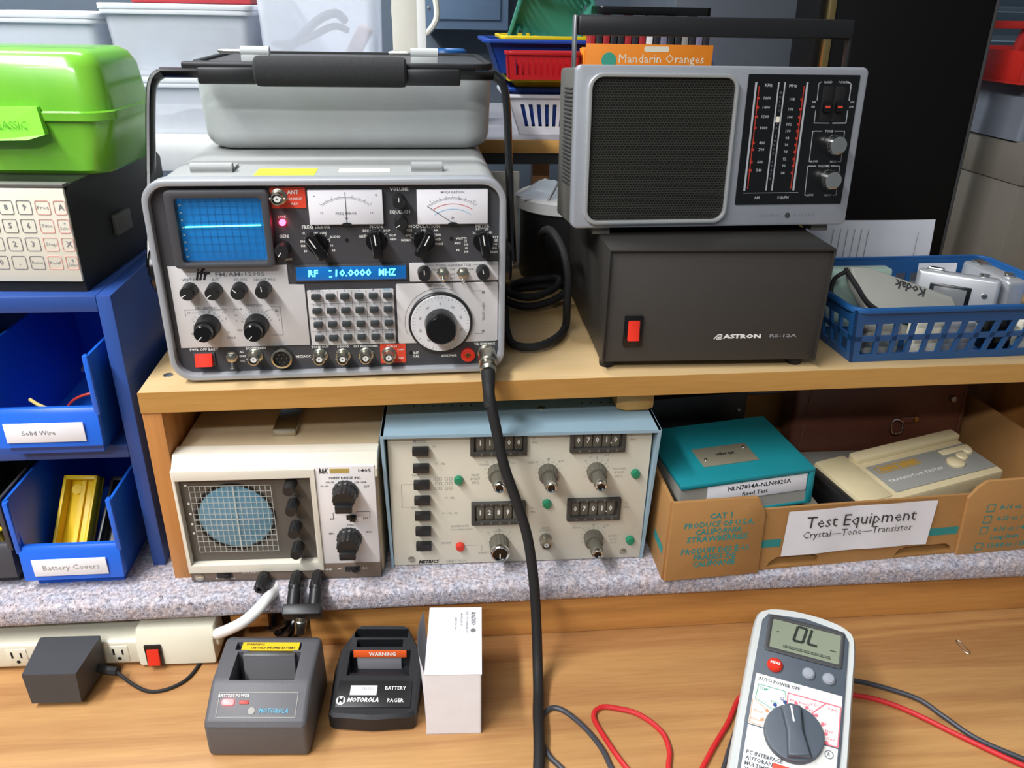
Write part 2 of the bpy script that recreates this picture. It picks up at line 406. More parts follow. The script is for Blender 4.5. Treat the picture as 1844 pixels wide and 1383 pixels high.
def toggle(t, x, z, tilt=-25, y=0):
    k = place(shared('togbase', lambda: B().lathe([(5.2, 0), (5.2, 1.6), (4.2, 1.8), (4.2, 4.5), (3.2, 5), (0, 5)], seg=6).lathe([(3.4, 1.8), (3.4, 6.5), (2.4, 7), (0, 7)], seg=16).mesh('tog')), 'toggle_switch', 'nickel', t, (x, y, z))
    a = R(tilt); B().lathe([(1.2, 5), (1.4, 9), (1.7, 11), (1.1, 12), (0, 12.2)], (0, 0, 0), (0, -math.cos(a), math.sin(a)), 12).put('lever', 'chrome', k)
    return k
def screw(t, x, z, r=3, y=0):
    return place(shared(('scr', r), lambda: B().lathe([(r, 0), (r*.95, .8), (r*.6, 1.5), (0, 1.7)], seg=14).box(-r*.7, -1.9, -.25, r*.7, -1.4, .25).mesh('screw')), 'screw', 'nickel', t, (x, y, z))

# ------------------------------------------------------------------ service monitor
mat('mon_case', '#8f918f', .5, bump=.08, bscale=900); mat('mon_frame', '#a9acb0', .3, .3)
mat('mon_panel', '#3d3d40', .55); mat('mon_plate', '#c9c6c4', .5, var=.03)
mat('crt_blue', '#1668a8', .25, var=.12, scale=20, coat=.5, emit='#1878c0', es=.22)
mat('crt_trace', '#7dfff0', .5, emit='#58ffd8', es=3.2); mat('vfd_blue', '#0b5c9e', .3, emit='#0a6cc0', es=.28)
mat('vfd_text', '#8ff4ff', .4, emit='#46e6ff', es=2.2); mat('led_red_on', '#ff2040', .4, emit='#ff3355', es=14)
mat('grid_line', '#0d4f86', .5); mat('meter_face', '#e6e6ea', .35, var=.02); mat('cyan_print', '#7fb9d6', .6)
mat('key_dark', '#2e3436', .45); mat('foam', '#29292a', .9, bump=.6, bscale=1200); mat('sticker_green', '#c2e02a', .6); mat('label_cream', '#dcdac2', .6)
mat('red_print', '#cf5a5a', .6); mat('dial_white', '#d5d5d6', .4, var=.03)
M = t = thing('service_monitor', 'grey radio service monitor with blue screen, dials and carrying handle', 'test equipment', (-83.8, 648, 267), 1.5)
o1 = rrect(-141.5, 3, 142, 172.5, 19, 8); o2 = rrect(-136.3, 8.2, 136.8, 167.3, 15, 8); o3 = rrect(-139, 5.5, 139.5, 170.5, 17, 8)
B().prism(o3, 'y', 7, 345, 1.5).put('case', 'mon_case', t)
B().ring(o1, o2, 'y', -7, 9, 1.6).put('front_frame', 'mon_frame', t)
B().prism(rrect(-137.5, 7, 138, 168.5, 15, 8), 'y', 0, 8).put('front_panel', 'mon_panel', t)
for x in (-115, 110):
    for y in (25, 310): B().lathe([(8, 0), (9, 6)], (x, y, 0), (0, 0, 1), 16).put('foot', 'black_rubber', t)
pl = [B().prism([(-132, 31.3), (-25.5, 31), (-25.5, 85), (-38, 85.5), (-38, 102.3), (-132, 102.5)], 'y', -.9, .2, .3).put('light_plate', 'mon_plate', t),
      B().prism(rrect(-24, 30.2, 47.6, 80, 1.2), 'y', -.9, .2, .3).put('keypad_plate', 'mon_plate', t),
      B().prism(rrect(61.5, 85.6, 136.4, 102, 1.2), 'y', -.9, .2, .3).put('tone_plate', 'mon_plate', t),
      B().prism(rrect(49.7, 29.8, 136.2, 84, 1.5), 'y', -.9, .2, .3).put('dial_plate', 'mon_plate', t)]
# screen
bz = B().ring(rrect(-124, 102.5, -45.5, 164.5, 4), rrect(-116.5, 107, -51.5, 158.5, 3), 'y', -9, .5, 1.2).put('screen_bezel', 'mon_panel', t)
s = B().grid(lambda u, v: (-116.6+65.2*u, -1.2-2.2*(1-(2*u-1)**2)*(1-(2*v-1)**2), 106.9+51.8*v), 14, 12).put('screen', 'crt_blue', bz)
b = B()
for i in range(11): x = -111.5+i*5.75; b.bar(x, 108.5, x, 157, .3, -3.5)
for i in range(9): z = 109+i*6; b.bar(-111.5, z, -54, z, .3, -3.5)
b.put('graticule', 'grid_line', s)
b = B().tube([(-112.5, -3.9, 135.2), (-54.2, -3.9, 136.0)], .55, 6, 1); b.put('trace', 'crt_trace', s)
b = B()
for i in range(8): b.lathe([(.75, 0), (.75, .2), (0, .2)], (-114.6, -1.6, 152-i*5.9), seg=8)
b.put('scale_dots', 'white_print', bz)
# red antenna label + connector, led
B().prism(rrect(-45, 148.6, -18, 165.2, 1), 'y', -.6, .2).put('antenna_label', 'red_label', t)
bnc(t, -38.6, 158, 1.0)
k = B().lathe([(2.6, 0), (2.6, 2), (1.6, 3.2), (0, 3.6)], (-37.8, 0, 137.4), seg=14).put('indicator_lamp', 'led_red_on', t, label='glowing red lock lamp')
# panel meters
def panel_meter(x0, x1, z0, z1, nang, title, second=False):
    m = B().box(x0, -4.5, z0, x1, .2, z1, .6).put('panel_meter', 'meter_face', t)
    cx = (x0+x1)/2; rr_ = (x1-x0)*.62; cz = z0-6
    b = B(); b.arc(cx, cz+2, rr_*.83, 50, 130, .3, -4.62, 18, rr_*.72); b.arc(cx, cz+2, rr_*.80, 50, 130, .2, -4.62, 18, rr_*.69)
    for i in range(9):
        a = R(130-10*i); b.bar(cx+rr_*.83*math.cos(a), cz+2+rr_*.72*math.sin(a), cx+rr_*.88*math.cos(a), cz+2+rr_*.77*math.sin(a), .25, -4.62)
    b.text(title, 2.3, cx, z0+9 if not second else z1-2, -4.64)
    b.text('ifr', 2.6, cx, z0+5, -4.64)
    if not second: b.text('-', 3.4, x0+5, z1-4, -4.64); b.text('+', 3.4, x1-5, z1-4, -4.64); b.text('1.5', 1.8, x0+10, z0+9.5, -4.64); b.text('1.5', 1.8, x1-9, z0+9.5, -4.64)
    else:
        for i, n_ in enumerate(('0', '5', '10', '15')): b.text(n_, 1.8, cx-18+12*i, z1-7-abs(i-1.5)*1.6, -4.64)
    b.put('scale', 'grey_print', m)
    if second:
        b = B().arc(cx, cz+2, rr_*.70, 50, 130, .5, -4.62, 16, rr_*.58); b.put('red_scale', 'red_print', m)
        b = B().arc(cx, cz+2, rr_*.58, 45, 135, .5, -4.62, 16, rr_*.46); b.put('blue_scale', 'cyan_print', m)
    a = R(nang); ln = 25
    B().bar(cx, z0+1, cx+ln*math.cos(a), z0+1+ln*math.sin(a), .45, -4.75).put('needle', 'black_print', m)
    B().prism(circ(cx, z0, 4, 14, 1.8, 0, 180), 'y', -5.4, -4.4).put('hub', 'black_plastic', m)
panel_meter(-16, 42.4, 135.8, 163.2, 90, 'FREQ ERROR'); panel_meter(69.6, 127, 135.2, 163.1, 146, 'MODULATION', True)
# knobs of the dark upper panel
for x, z, r, d, a in ((55.4, 154.2, 5.2, 12, 90), (56.2, 137, 5.2, 12, 210), (-39.2, 116.4, 6, 12, 235)): knob(t, x, z, r, d, a)
bar_knob(t, -11.8, 119.5, 122); bar_knob(t, 35.6, 121, 97); bar_knob(t, 74.6, 120.4, 62); bar_knob(t, 123.6, 119.6, 100)
for x in (11.7, 97.1): B().lathe([(1.6, 0), (1.6, .5), (0, .5)], (x, 0, 122), seg=12).put('screw_hole', 'dark_hole', t)  # dark disc on the panel, painted in for the shade of a hole
# blue text display
dsp = B().box(-33, -1.6, 87.4, 60, .2, 102, .4).put('display_window', 'mon_panel', t)
dp = B().box(-31, -2.1, 88.8, 58.6, -1.4, 100.3, .2).put('display', 'vfd_blue', dsp)
b = B()
for s_, x0, x1 in (('RF', -21.3, -13.2), ('10.0000', .5, 30), ('MHZ', 36, 50.5)): b.text(s_, 6.6, x0, 94.6, -2.3, 'l', w=x1-x0, bold=.02, shear=.08)
for z in (91.8, 97): b.bar(-4.6, z, -2.2, z, .7, -2.3)
b.put('readout', 'vfd_text', dp)
# lower knobs
for x, z, a in ((-116.8, 83, 210), (-97.4, 82.6, 215), (-77.4, 82.6, 135), (-58, 83, 95)): knob(t, x, z, 6.1, 13, a, y=-.8)
for x, z, a in ((-107, 51.4, 235), (-67.4, 50.8, 235)):
    k = knob(t, x, z, 9.8, 13, a, line=False, y=-.8, name='concentric_knob')
    kk = B().lathe([(7.4, 12.5), (7.2, 21), (6.4, 22), (0, 22)], seg=24).put('inner_knob', 'black_gloss', k)
    B().bar(-1, -2, -4, -5, .7, -22.2).put('pointer_line', 'white_print', k)
for x, a in ((73.8, 92), (123, 100)): knob(t, x, 94.2, 5.6, 12, a, y=-.8)
toggle(t, 89.3, 93.4, -20, -.8); toggle(t, 106.1, 93, -35, -.8)
# keypad
km = B().box(-3.6, -5, -2.1, 3.6, 0, 2.1, .5).mesh('key')
lb = B(); cb = B()
names = [['STORE', '1', '2', '3', '4', 'EXEC'], ['TONE', '5', '6', '7', '8', 'FREQ'], ['MODE', '9', '0', '.', '-', 'CODE'], ['RF', 'AF', 'HZ', 'KHZ', 'MHZ', 'ENTER']]
for j in range(4):
    for i in range(6):
        x = -16.9+11.85*i; z = 74.9-12.35*j
        place(km, 'key', 'key_dark', t, (x, -.8, z))
        (cb if (i, j) == (5, 0) else lb).text(names[j][i], 2.1, x, z+4.4, -1.05)
        cb.text('SCAN', 1.7, x, z-3.4, -1.05)
for i in range(1, 6): lb.bar(-22.9+11.85*i, 30.8, -22.9+11.85*i, 79.5, .25, -1.05)
for j in range(1, 4): lb.bar(-23.5, 80.4-12.35*j, 47, 80.4-12.35*j, .25, -1.05)
lb.put('lettering', 'grey_print', pl[1]); cb.put('lettering', 'cyan_print', pl[1])
# tuning dial
dl = B().lathe([(27.5, 0), (27.5, 3), (26.4, 4), (0, 4)], seg=48).put('tuning_dial', 'black_plastic', t, loc=(86.5, -.8, 49))
dd = B().lathe([(25.6, 3.8), (25.2, 5), (0, 5)], seg=48).put('dial_disc', 'dial_white', dl)
b = B()
for i in range(50):
    a = R(7.2*i); l = 2.6 if i % 5 == 0 else 1.5
    b.bar(24.4*math.cos(a), 24.4*math.sin(a), (24.4-l)*math.cos(a), (24.4-l)*math.sin(a), .3, -5.15)
for i in range(10):
    a = R(90-36*i); b.text(str(i*10), 2.4, 18.2*math.cos(a), 18.2*math.sin(a), -5.15, rot=-36*i); 
b.put('dial_numbers', 'grey_print', dd)
B().lathe([(14, 4.8), (13.6, 8), (13, 20), (11.6, 22), (0, 22.4)], seg=36).put('dial_knob', 'black_gloss', dl)
# bottom row
sw = B().box(-123, -2, 14.5, -105.5, .2, 27, .5).put('power_switch_frame', 'mon_panel', t)
B().prism([(-7, 16), (-1, 15.4), (0, 26.2), (-3.4, 26.2)], 'x', -121.5, -107.2, .8).put('power_switch', 'red_plastic', sw)
toggle(t, -91.5, 22.6, -48)
bnc(t, -72.2, 22.8); bnc(t, -17.8, 21.2); bnc(t, 1.7, 20.7); bnc(t, 21.3, 20.8)
B().prism(rrect(33.6, 11.5, 55.6, 29.6, .8), 'y', -.6, .2).put('generator_label', 'red_label', t)
bnc(t, 41, 20.6)
mc = B().lathe([(8.8, 0), (8.8, 6.5), (7.2, 7), (7.2, 3), (0, 3)], seg=28).put('microphone_socket', 'nickel', t, loc=(-49.8, 0, 21))
b = B().lathe([(7, 3.1), (7, 4), (0, 4)], seg=24); b.put('insert', 'black_plastic', mc)
b = B()
for i in range(6): a = R(60*i); b.cyl((4*math.cos(a), -3.9, 4*math.sin(a)), (4*math.cos(a), -5.6, 4*math.sin(a)), .55, seg=8)
b.cyl((0, -3.9, 0), (0, -5.6, 0), .55, seg=8); b.put('pins', 'nickel', mc)
tj = B().lathe([(6.2, 0), (6.2, 3.4), (5, 4), (2.6, 4), (2.6, 1), (0, 1)], seg=24).put('tip_jack', 'red_plastic', t, loc=(110, 0, 17.6))
B().lathe([(2.4, .9), (2.4, 3), (1.4, 3.1), (1.4, 1), (0, 1)], seg=14).put('jack_contact', 'brass', tj)
B().lathe([(1.6, 0), (1.6, .4), (0, .4)], (60, 0, 20.5), seg=12).put('calibration_hole', 'dark_hole', t)  # flat dark disc stands in for the shaded inside of the hole
bnc(t, 126.6, 19, 1.25)
# lettering
b = B()
for s_, x, z, h in (('VOLUME', 55.8, 162.8, 3), ('SQUELCH', 55.6, 144.6, 3), ('LOCK', -37.6, 141.8, 1.9), ('GEN', -38.1, 125.7, 3), ('LIMIT', -36, 106.6, 2), ('FREQ ERROR', -11.8, 133, 3.1), ('MODE', 36.3, 132.9, 3.1), ('MODULATION', 75, 132.5, 3.1), ('METER', 123, 132.4, 3.1),
        ('PWR OFF BATT', -113.8, 29.1, 2.7), ('SCOPE/DVM', -71.2, 29, 2.5), ('MIC/ACC', -32.3, 20, 2.5), ('TONE OUT', -17.4, 28.4, 2.3), ('DEMOD', 2.2, 28.1, 2.3), ('EXT MOD/TONES', 21.4, 27.9, 2.1), ('INT', 64.6, 20.2, 2.4), ('CAL', 64.6, 17, 2.4), ('AUX PWR', 93.5, 16.6, 2.4), ('T/R 150W MAX', 125, 27, 2.2),
        ('AC', -83.4, 26, 2), ('GND', -83, 22, 2), ('DC', -83.4, 17.6, 2),
        ('1K', -22, 128, 2.2), ('3K', -11.8, 128, 2.2), ('10K', -5.6, 128, 2.2), ('AUDIO', 2.5, 124.8, 2.2), ('300', -23.5, 121.3, 2.1), ('100', -23.4, 117.6, 2.1), ('30', -22, 113.2, 2.1), ('3', -2, 121.4, 2.1), ('10', -.6, 117.6, 2.1), ('30', 0.6, 113.4, 2.1),
        ('REC', 27.5, 129.4, 2.2), ('GEN', 24, 124.8, 2.2), ('DUP', 44.6, 129.2, 2.2), ('DUP', 49.2, 125.4, 2.2), ('GEN', 49.2, 122.2, 2.2),
        ('USB', 63, 129.2, 2.1), ('BFO', 61.8, 125, 2.1), ('NORM', 59.6, 121.2, 2.1), ('LSB', 74.4, 129, 2.1), ('AM', 84.4, 129, 2.1), ('NAR', 86, 125.4, 2.1), ('MID', 86, 121.4, 2.1), ('WIDE', 86.8, 117.6, 2.1),
        ('2', 115.4, 126.6, 2.1), ('6', 119.6, 126.6, 2.1), ('20', 124.2, 126.6, 2.1), ('60', 129.4, 126.6, 2.1), ('DEV/KHZ', 122.6, 129.7, 2), ('BATT', 133, 122.6, 2.1), ('TEST', 133, 119.8, 2.1), ('BFO', 133, 116.6, 2.1), ('SIG', 133, 113.4, 2.1), ('SINAD', 132, 110, 2.1), ('WATTS', 105.2, 122, 2.1), ('AVG', 102, 118, 2.1), ('15', 109, 119.4, 2), ('150', 109.4, 116.8, 2), ('PK', 102.6, 112, 2.1), ('15', 109.4, 113.6, 2), ('150', 109.4, 110.6, 2)):
    b.text(s_, h, x, z, -.15, bold=.03)
for x, z, a0 in ((-11.8, 119.5, (150, 125, 100, 75, 50, 25)), (35.6, 121, (145, 112, 75, 42)), (74.6, 120.4, (160, 130, 90, 55, 25)), (123.6, 119.6, (130, 105, 80, 55))):
    for a in a0: a = R(a); b.bar(x+8.8*math.cos(a), z+7*math.sin(a), x+11.8*math.cos(a), z+9.6*math.sin(a), .35)
b.put('lettering', 'white_print', t)
b = B().text('ANT', 3.4, -27.5, 161.2, -.75, bold=.03).text('CONNECT', 2, -27, 156, -.75).text('MAX', 2, -27, 152, -.75).text('DUPLEX', 2, 44, 27.4, -.75).text('10MW', 1.8, 51.6, 24, -.75).text('MAX', 1.8, 51.6, 16, -.75)
b.put('label_text', 'white_print', t)
b = B()
for s_, x, z, h in (('VERT POS', -115, 91, 2.7), ('INT', -96, 90.6, 2.7), ('FOCUS', -76.2, 90.2, 2.7), ('HORIZ POS', -57, 89.9, 2.7), ('DEV VERT/DIV', -107, 66.5, 2.2), ('SWEEP/DIV', -68, 67.8, 2.2), ('CAL', -120, 44, 2), ('1', -119, 51, 2), ('.1', -119, 57.4, 2), ('10', -121, 62.6, 2), ('1.5', -93, 62.4, 2), ('5', -92, 56.8, 2), ('15', -91.6, 44.6, 2), ('SCALE', -90, 39.6, 2),
                    ('MS', -50, 62.6, 2), ('1', -50, 58.6, 2), ('.1', -49.6, 54.4, 2), ('10', -83.6, 59.6, 2), ('1', -83.6, 54.6, 2), ('CAL', -82.4, 46.2, 2)): b.text(s_, h, x, z, -1.05)
b.text('FM/AM-1200S', 4, -76, 95, -1.05, w=39, bold=.01)
b.lines([(-119, 62.6), (-112.5, 62.6)], .3, -1.05).lines([(-106, 62), (-104, 64.5), (-95.5, 64.5)], .3, -1.05).lines([(-124, 60), (-124, 65.4), (-91, 65.4), (-91, 63.8)], .3, -1.05)
b.lines([(-60, 62), (-56.4, 63.8), (-52, 63.8)], .3, -1.05).lines([(-85, 62), (-85, 65), (-78, 65)], .3, -1.05).lines([(-79, 66), (-79, 64)], .3, -1.05).lines([(-55, 66.6), (-47, 66.6), (-47, 41), (-56, 41)], .3, -1.05)
for a in range(20, 165, 12): b.bar(-67.4+11*math.cos(R(a)), 50.4+11*math.sin(R(a)), -67.4+13.5*math.cos(R(a)), 50.4+13.5*math.sin(R(a)), .3, -1.05)
for a in range(20, 165, 20): b.bar(-107+11*math.cos(R(a)), 51+11*math.sin(R(a)), -107+13.5*math.cos(R(a)), 51+13.5*math.sin(R(a)), .3, -1.05)
b.put('lettering', 'grey_print', pl[0])
b = B().text('ifr', 11, -105.3, 95.3, -1.06, bold=.03, shear=.3, w=12.5); b.put('maker_logo', 'black_print', pl[0])
b = B().text('TONE GENERATOR', 2.7, 98.4, 99.4, -1.05); b.lines([(74, 97.5), (74, 99.6), (82, 99.6)], .3, -1.05); b.lines([(115, 99.6), (123, 99.6), (123, 97.5)], .3, -1.05)
for s_, x, z in (('1KHZ', 83, 95.6), ('OFF', 97.6, 95.8), ('TONE', 112.4, 95.6), ('INT', 97.6, 91.4), ('EXT', 97.6, 88)): b.text(s_, 1.9, x, z, -1.05)
b.put('lettering', 'grey_print', pl[2])
b = B().lines([(114, 76.5), (123.6, 76.5), (123.6, 74.8)], .3, -1.05).lines([(116, 37.4), (123.6, 37.4), (123.6, 39)], .3, -1.05)
b.box(122.4, -1.1, 74, 124.8, -.9, 76.2).box(122.4, -1.1, 38.4, 124.8, -.9, 40.6)
b.text('GEN / LEVEL', 2.5, 123.8, 57.5, -1.05, rot=-90).text('RF LEVEL', 2.3, 84, 82, -1.05, sx=1.2).arc(86.5, 49, 30.6, 70, 200, .35, -1.05, 18).lines([(97, 80.4), (97.6, 83.4), (92, 83.2)], .35, -1.05)
b.put('lettering', 'grey_print', pl[3])
# top face fittings
for x0, x1 in ((-112, -79), (66, 92)):
    b = B().cyl((x0, 38, 173.5), (x1, 38, 173.5), 4.4, seg=16).box(x0, 34, 168, x1, 62, 173); b.put('hinge_tab', 'mon_case', t)
st = B().box(-60, 20, 170.4, -12, 50, 170.75).put('inspection_sticker', 'sticker_green', t, label='yellow-green sticker')
b = B().text('CALIBRATED', 2.4, -36, 42, 170.9, plane='t').text('DATE', 2, -36, 30, 170.9, plane='t'); b.put('sticker_text', 'grey_print', st)
B().box(6, 32, 170.4, 48, 48, 170.7).put('paper_label', 'label_cream', t)
# carrying handle
h = B(); 
L_ = [(-151, 20, 95), (-151.5, 60, 160), (-152, 92, 212), (-150, 103, 232), (-143, 107, 240), (-128, 107.5, 241), (0, 107.5, 241), (128, 107.5, 241), (144, 107, 240), (151, 103, 231), (153, 92, 210), (152, 60, 160), (151, 20, 95)]
h.tube(L_, (3.6, 7), 10, 5, flat=(1, 0, 0)); hd = h.put('handle', 'black_gloss', t, label='black strap handle with foam grip')
g = B().lathe([(10, 0), (12.2, 2), (12.6, 5), (12.6, 125), (12.2, 128), (10, 130)], (-65, 107, 243), (1, 0, 0), 24); g.put('foam_grip', 'foam', hd)
for x0, x1 in ((-112, -63), (63, 112)): B().box(x0, 100, 232.5, x1, 114, 246, 2).put('grip_bracket', 'black_plastic', hd)
for x0, x1 in ((-126, 0), (0, 126)): B().box(x0, 107, 244, x1, 117, 250, 2).put('handle_strap', 'black_plastic', hd)
for s_ in (-1, 1):
    B().lathe([(21, 0), (21, 7), (18, 9.5), (0, 9.5)], (139*s_, 20, 95), (s_, 0, 0), 32).put('pivot_disc', 'black_gloss', t)
    B().lathe([(5, 0), (4.6, 2), (0, 2.4)], (148.5*s_, 20, 95), (s_, 0, 0), 14).put('pivot_bolt', 'steel', t)
# ------------------------------------------------------------------ instrument lid lying on the monitor
mat('lid_paint', '#b4b8b7', .42, bump=.06, bscale=700)
t = thing('instrument_cover', 'pale grey moulded front cover resting on top of the service monitor', 'cover', (-81, 883, 437.6), 1.5)
zs, lo = [], []
for k in range(7):
    a = R(15*k); ins_ = 16*(1-math.sin(a)); zs.append(16*(1-math.cos(a))); lo.append(rrect(-134+ins_, -94+ins_, 134-ins_, 94-ins_, 26-ins_*.6, 6))
zs.append(74); lo.append(rrect(-136.5, -96, 136.5, 96, 26, 6))
B().loft([[(x, y, z) for x, y in l] for l, z in zip(lo, zs)]).put('shell', 'lid_paint', t, ang=50)
B().ring(rrect(-137, -98, 137, 98, 25, 6), rrect(-131, -92, 131, 92, 22, 6), 'z', 72, 78, 1).put('gasket_rim', 'black_rubber', t)
B().prism(rrect(-131, -92, 131, 92, 22, 6), 'z', 66, 75.5).put('back_plate', 'dark_grey', t)
for x in (-91, 60):
    b = B().cyl((x, -88, 86), (x+25, -88, 86), 4.6, seg=16).box(x, -92, 74, x+25, -86, 84, 1); hb = b.put('hinge_barrel', 'lid_paint', t)
    B().lathe([(2, 0), (2, 18), (1, 20), (0, 20)], (x, -88, 86), (-1, 0, 0), 12).put('hinge_pin', 'chrome', hb)
# ------------------------------------------------------------------ coax cable from the monitor
def rel(P, o): return [(a-o[0], b-o[1], c-o[2]) for a, b, c in P]
CO = (42.6, 636, 288)
t = thing('coaxial_cable', 'thick black coaxial cable hanging from the service monitor down to the bench', 'cable', CO)
B().lathe([(7.6, 0), (7.8, 3), (7.8, 12), (6.6, 13), (6.6, 17), (7.2, 18), (7.2, 22), (5, 24)], (0, 2, 1), (-.03, -.97, -.22), 22).put('plug', 'nickel', t)
B().lathe([(6.2, 0), (6, 6), (5.2, 18), (4.6, 30), (4.2, 32)], (-.6, -19, -4), (0, -.5, -.86), 18).put('boot', 'black_rubber', t)
B().tube(rel([(42, 610, 274), (43, 603, 262), (48, 598, 236), (55, 593, 202), (66, 588, 168), (76, 582, 133), (82, 573, 88), (84, 562, 50), (84, 546, 20), (82, 522, 10), (79, 500, 9.5), (77, 478, 9.5), (74.5, 456, 7), (70, 425, 4.9), (66, 380, 4.8), (60, 300, 4.8)], CO), 4.7, 12, 8).put('cord', 'black_rubber', t)
# ------------------------------------------------------------------ power supply
mat('silver_dark', '#8f9295', .4); mat('ps_case', '#2d2b28', .45, bump=.05, bscale=900); mat('ps_panel', '#393632', .6)
t = thing('power_supply', 'dark brown-grey metal power supply box with a red rocker switch', 'power supply', (245.1, 644.7, 267), -1.2)
B().box(-97.5, 3, 9, 97.5, 228, 111, .8).put('chassis', 'ps_panel', t)
b = B().box(-99, -2, 111, 99, 230, 113.2, .6).box(-99, -2, 8, -97.4, 230, 111.4, .4).box(97.4, -2, 8, 99, 230, 111.4, .4); b.put('cover', 'ps_case', t)
B().box(-97.4, 1.5, 8.5, 97.4, 3.4, 111, .2).put('front_panel', 'ps_panel', t)
for x in (-91, 86):
    for y in (14, 214): B().lathe([(6.6, 0), (7.2, 2), (7.6, 9)], (x, y, 0), (0, 0, 1), 18).put('foot', 'black_rubber', t)
sw = B().box(-80.6, -1, 24, -64.2, 2, 52.4, .5).put('switch_frame', 'black_gloss', t)
B().prism([(-4.2, 30.5), (-.5, 29.8), (-.5, 48.4), (-1.6, 48.4), (-2.4, 39)], 'x', -77.4, -67, .6).put('rocker', 'red_plastic', sw)
b = B().text('ASTRON', 4.4, 28, 31.6, 1.3, w=35, bold=.05); 
b.lines([(2.4, 29.4), (6.2, 33.6), (9.4, 33.4)], 1.1, 1.3).lines([(5.4, 31), (9.2, 31.2), (9.4, 33.4)], .9, 1.3).lines([(4.4, 29.4), (9.4, 29.4)], 1, 1.3); b.put('maker_name', 'white_print', t)
B().text('RS-12A', 3.6, 66.2, 31.9, 1.3, w=25, bold=.02).put('model_name', 'silver_dark', t)
# ------------------------------------------------------------------ portable radio
mat('radio_silver', '#a4a8ae', .38, .35); mat('radio_body', '#5b5a54', .5); mat('radio_panel', '#0c0d0f', .25); mat('red_mark', '#b03224', .5); mat('silver_print', '#a9adb0', .4)
t = thing('portable_radio', 'silver portable radio with a black square speaker grille and tuning dial', 'radio', (249, 692, 380.2), 2.0, 4)
B().box(-127, 8, 7, 127.5, 84, 140, 3).put('body', 'radio_body', t)
B().prism(rrect(-129, 7, 128.5, 142, 5), 'y', 0, 12, 1.8).put('fascia', 'radio_silver', t)
for x in (-108, 100): B().prism([(8, .3), (76, 5.05), (76, 9), (8, 9)], 'x', x, x+16, .4).put('foot', 'radio_body', t)
b = B()
for i in range(24): b.box(-128, 24, 42+3.5*i, -126.6, 60, 43.2+3.5*i)
b.put('side_ribs', 'dark_grey', t)
mat('bright_trim', '#c4c6c4', .28, .6)
B().ring(rrect(-119.4, 10.8, 11, 135.8, 12, 6), rrect(-116, 14.2, 8.2, 132.6, 9.5, 6), 'y', -4.5, 1, .9).put('grille_frame', 'bright_trim', t)
B().prism(rrect(-116.4, 13.8, 8.6, 133, 10, 6), 'y', -1.2, .5).put('speaker_grille', 'speaker_mesh', t)
dp = B().prism(rrect(19.6, 26.3, 120.6, 135.8, 1), 'y', -.8, .5).put('dial_panel', 'radio_panel', t)
b = B().box(26, -1.2, 38.6, 27.6, -.7, 129.6).box(72.2, -1.2, 38.6, 73.8, -.7, 129.8).box(46.6, -1.2, 38.8, 47.6, -.7, 129.7).box(52.2, -1.2, 38.8, 53.2, -.7, 129.7); b.put('dial_lines', 'silver_print', dp)
b = B().box(29.4, -1, 40.2, 30.2, -.7, 126.6).box(70, -1, 40.2, 70.8, -.7, 126.6)
for z in (116.6, 109, 101.4, 92.1, 79.6, 73.9, 63.3, 56.3): b.box(29, -1.05, z-1, 31.6, -.7, z+1)
for z in (115.7, 107.6, 101.1, 95.1, 89.6, 83.5, 78, 72, 65.9, 60, 53.8): b.box(68.6, -1.05, z-1, 71, -.7, z+1)
b.put('red_scale', 'red_mark', dp)
b = B().text('KHz', 3, 38.2, 127, -.95).text('MHz', 3, 60.3, 126.8, -.95)
for s_, z in zip(('1600', '1400', '1200', '1000', '800', '700', '600', '540'), (116.6, 109, 101.4, 92.1, 79.6, 73.9, 63.3, 56.3)): b.text(s_, 2.9, 38.4, z, -.95)
for s_, z in zip(('108', '106', '104', '102', '100', '98', '96', '94', '92', '90', '88'), (115.7, 107.6, 101.1, 95.1, 89.6, 83.5, 78, 72, 65.9, 60, 53.8)): b.text(s_, 2.8, 61, z, -.95)
b.text('AM', 2.8, 39.4, 32.4, -.95).text('PSB/FM', 2.8, 64.2, 32.2, -.95).bar(26, 36.6, 78, 36.6, .4, -.95)
b.text('TONE', 2.2, 99, 89.4, -.95).text('LOW', 2.2, 89.5, 63.7, -.95).text('HIGH', 2.2, 107.5, 63.5, -.95).text('VOLUME', 2.2, 99, 59.6, -.95).text('LOW', 2.2, 89.8, 34.2, -.95).text('HIGH', 2.2, 107, 34, -.95)
b.lines([(92.6, 89.6), (83.9, 89.6), (84.3, 63.6), (86.5, 63.6)], .6, -.95).lines([(104, 89.6), (113.6, 89.6), (114.4, 63.5), (111.4, 63.5)], .6, -.95)
b.lines([(91.6, 59.8), (83.7, 59.8), (84.6, 34.2), (86.8, 34.2)], .6, -.95).lines([(105.6, 59.8), (113.9, 59.7), (114.6, 34), (111.4, 34)], .6, -.95)
b.lines([(85.6, 130.3), (83.3, 128.6), (83.8, 115)], .6, -.95).lines([(83.9, 107), (84, 96.4), (98, 96.3)], .6, -.95).lines([(110, 130.3), (113, 128.4), (113.4, 115)], .9, -.95).lines([(113.5, 107), (113.6, 96.4), (101, 96.3)], .9, -.95)
b.text('BAND', 2.2, 92, 129.8, -.95).text('POWER', 2.2, 106, 129.8, -.95).text('AM', 2, 81, 113.6, -.95).text('FM', 2, 81, 109.6, -.95).text('ON', 2, 116.4, 113.6, -.95).text('OFF', 2, 116.4, 109.6, -.95)
b.put('lettering', 'silver_print', dp)
b = B()
for i, s_ in enumerate('MUSIC PSB SOLID STATE'): b.text(s_, 2, 49.9, 121-3.6*i, -.95, rot=0)
b.put('lettering', 'grey_print', dp)
B().box(48.2, -1.4, 97, 51.6, -.7, 101.5).put('dial_pointer', 'cream', dp)
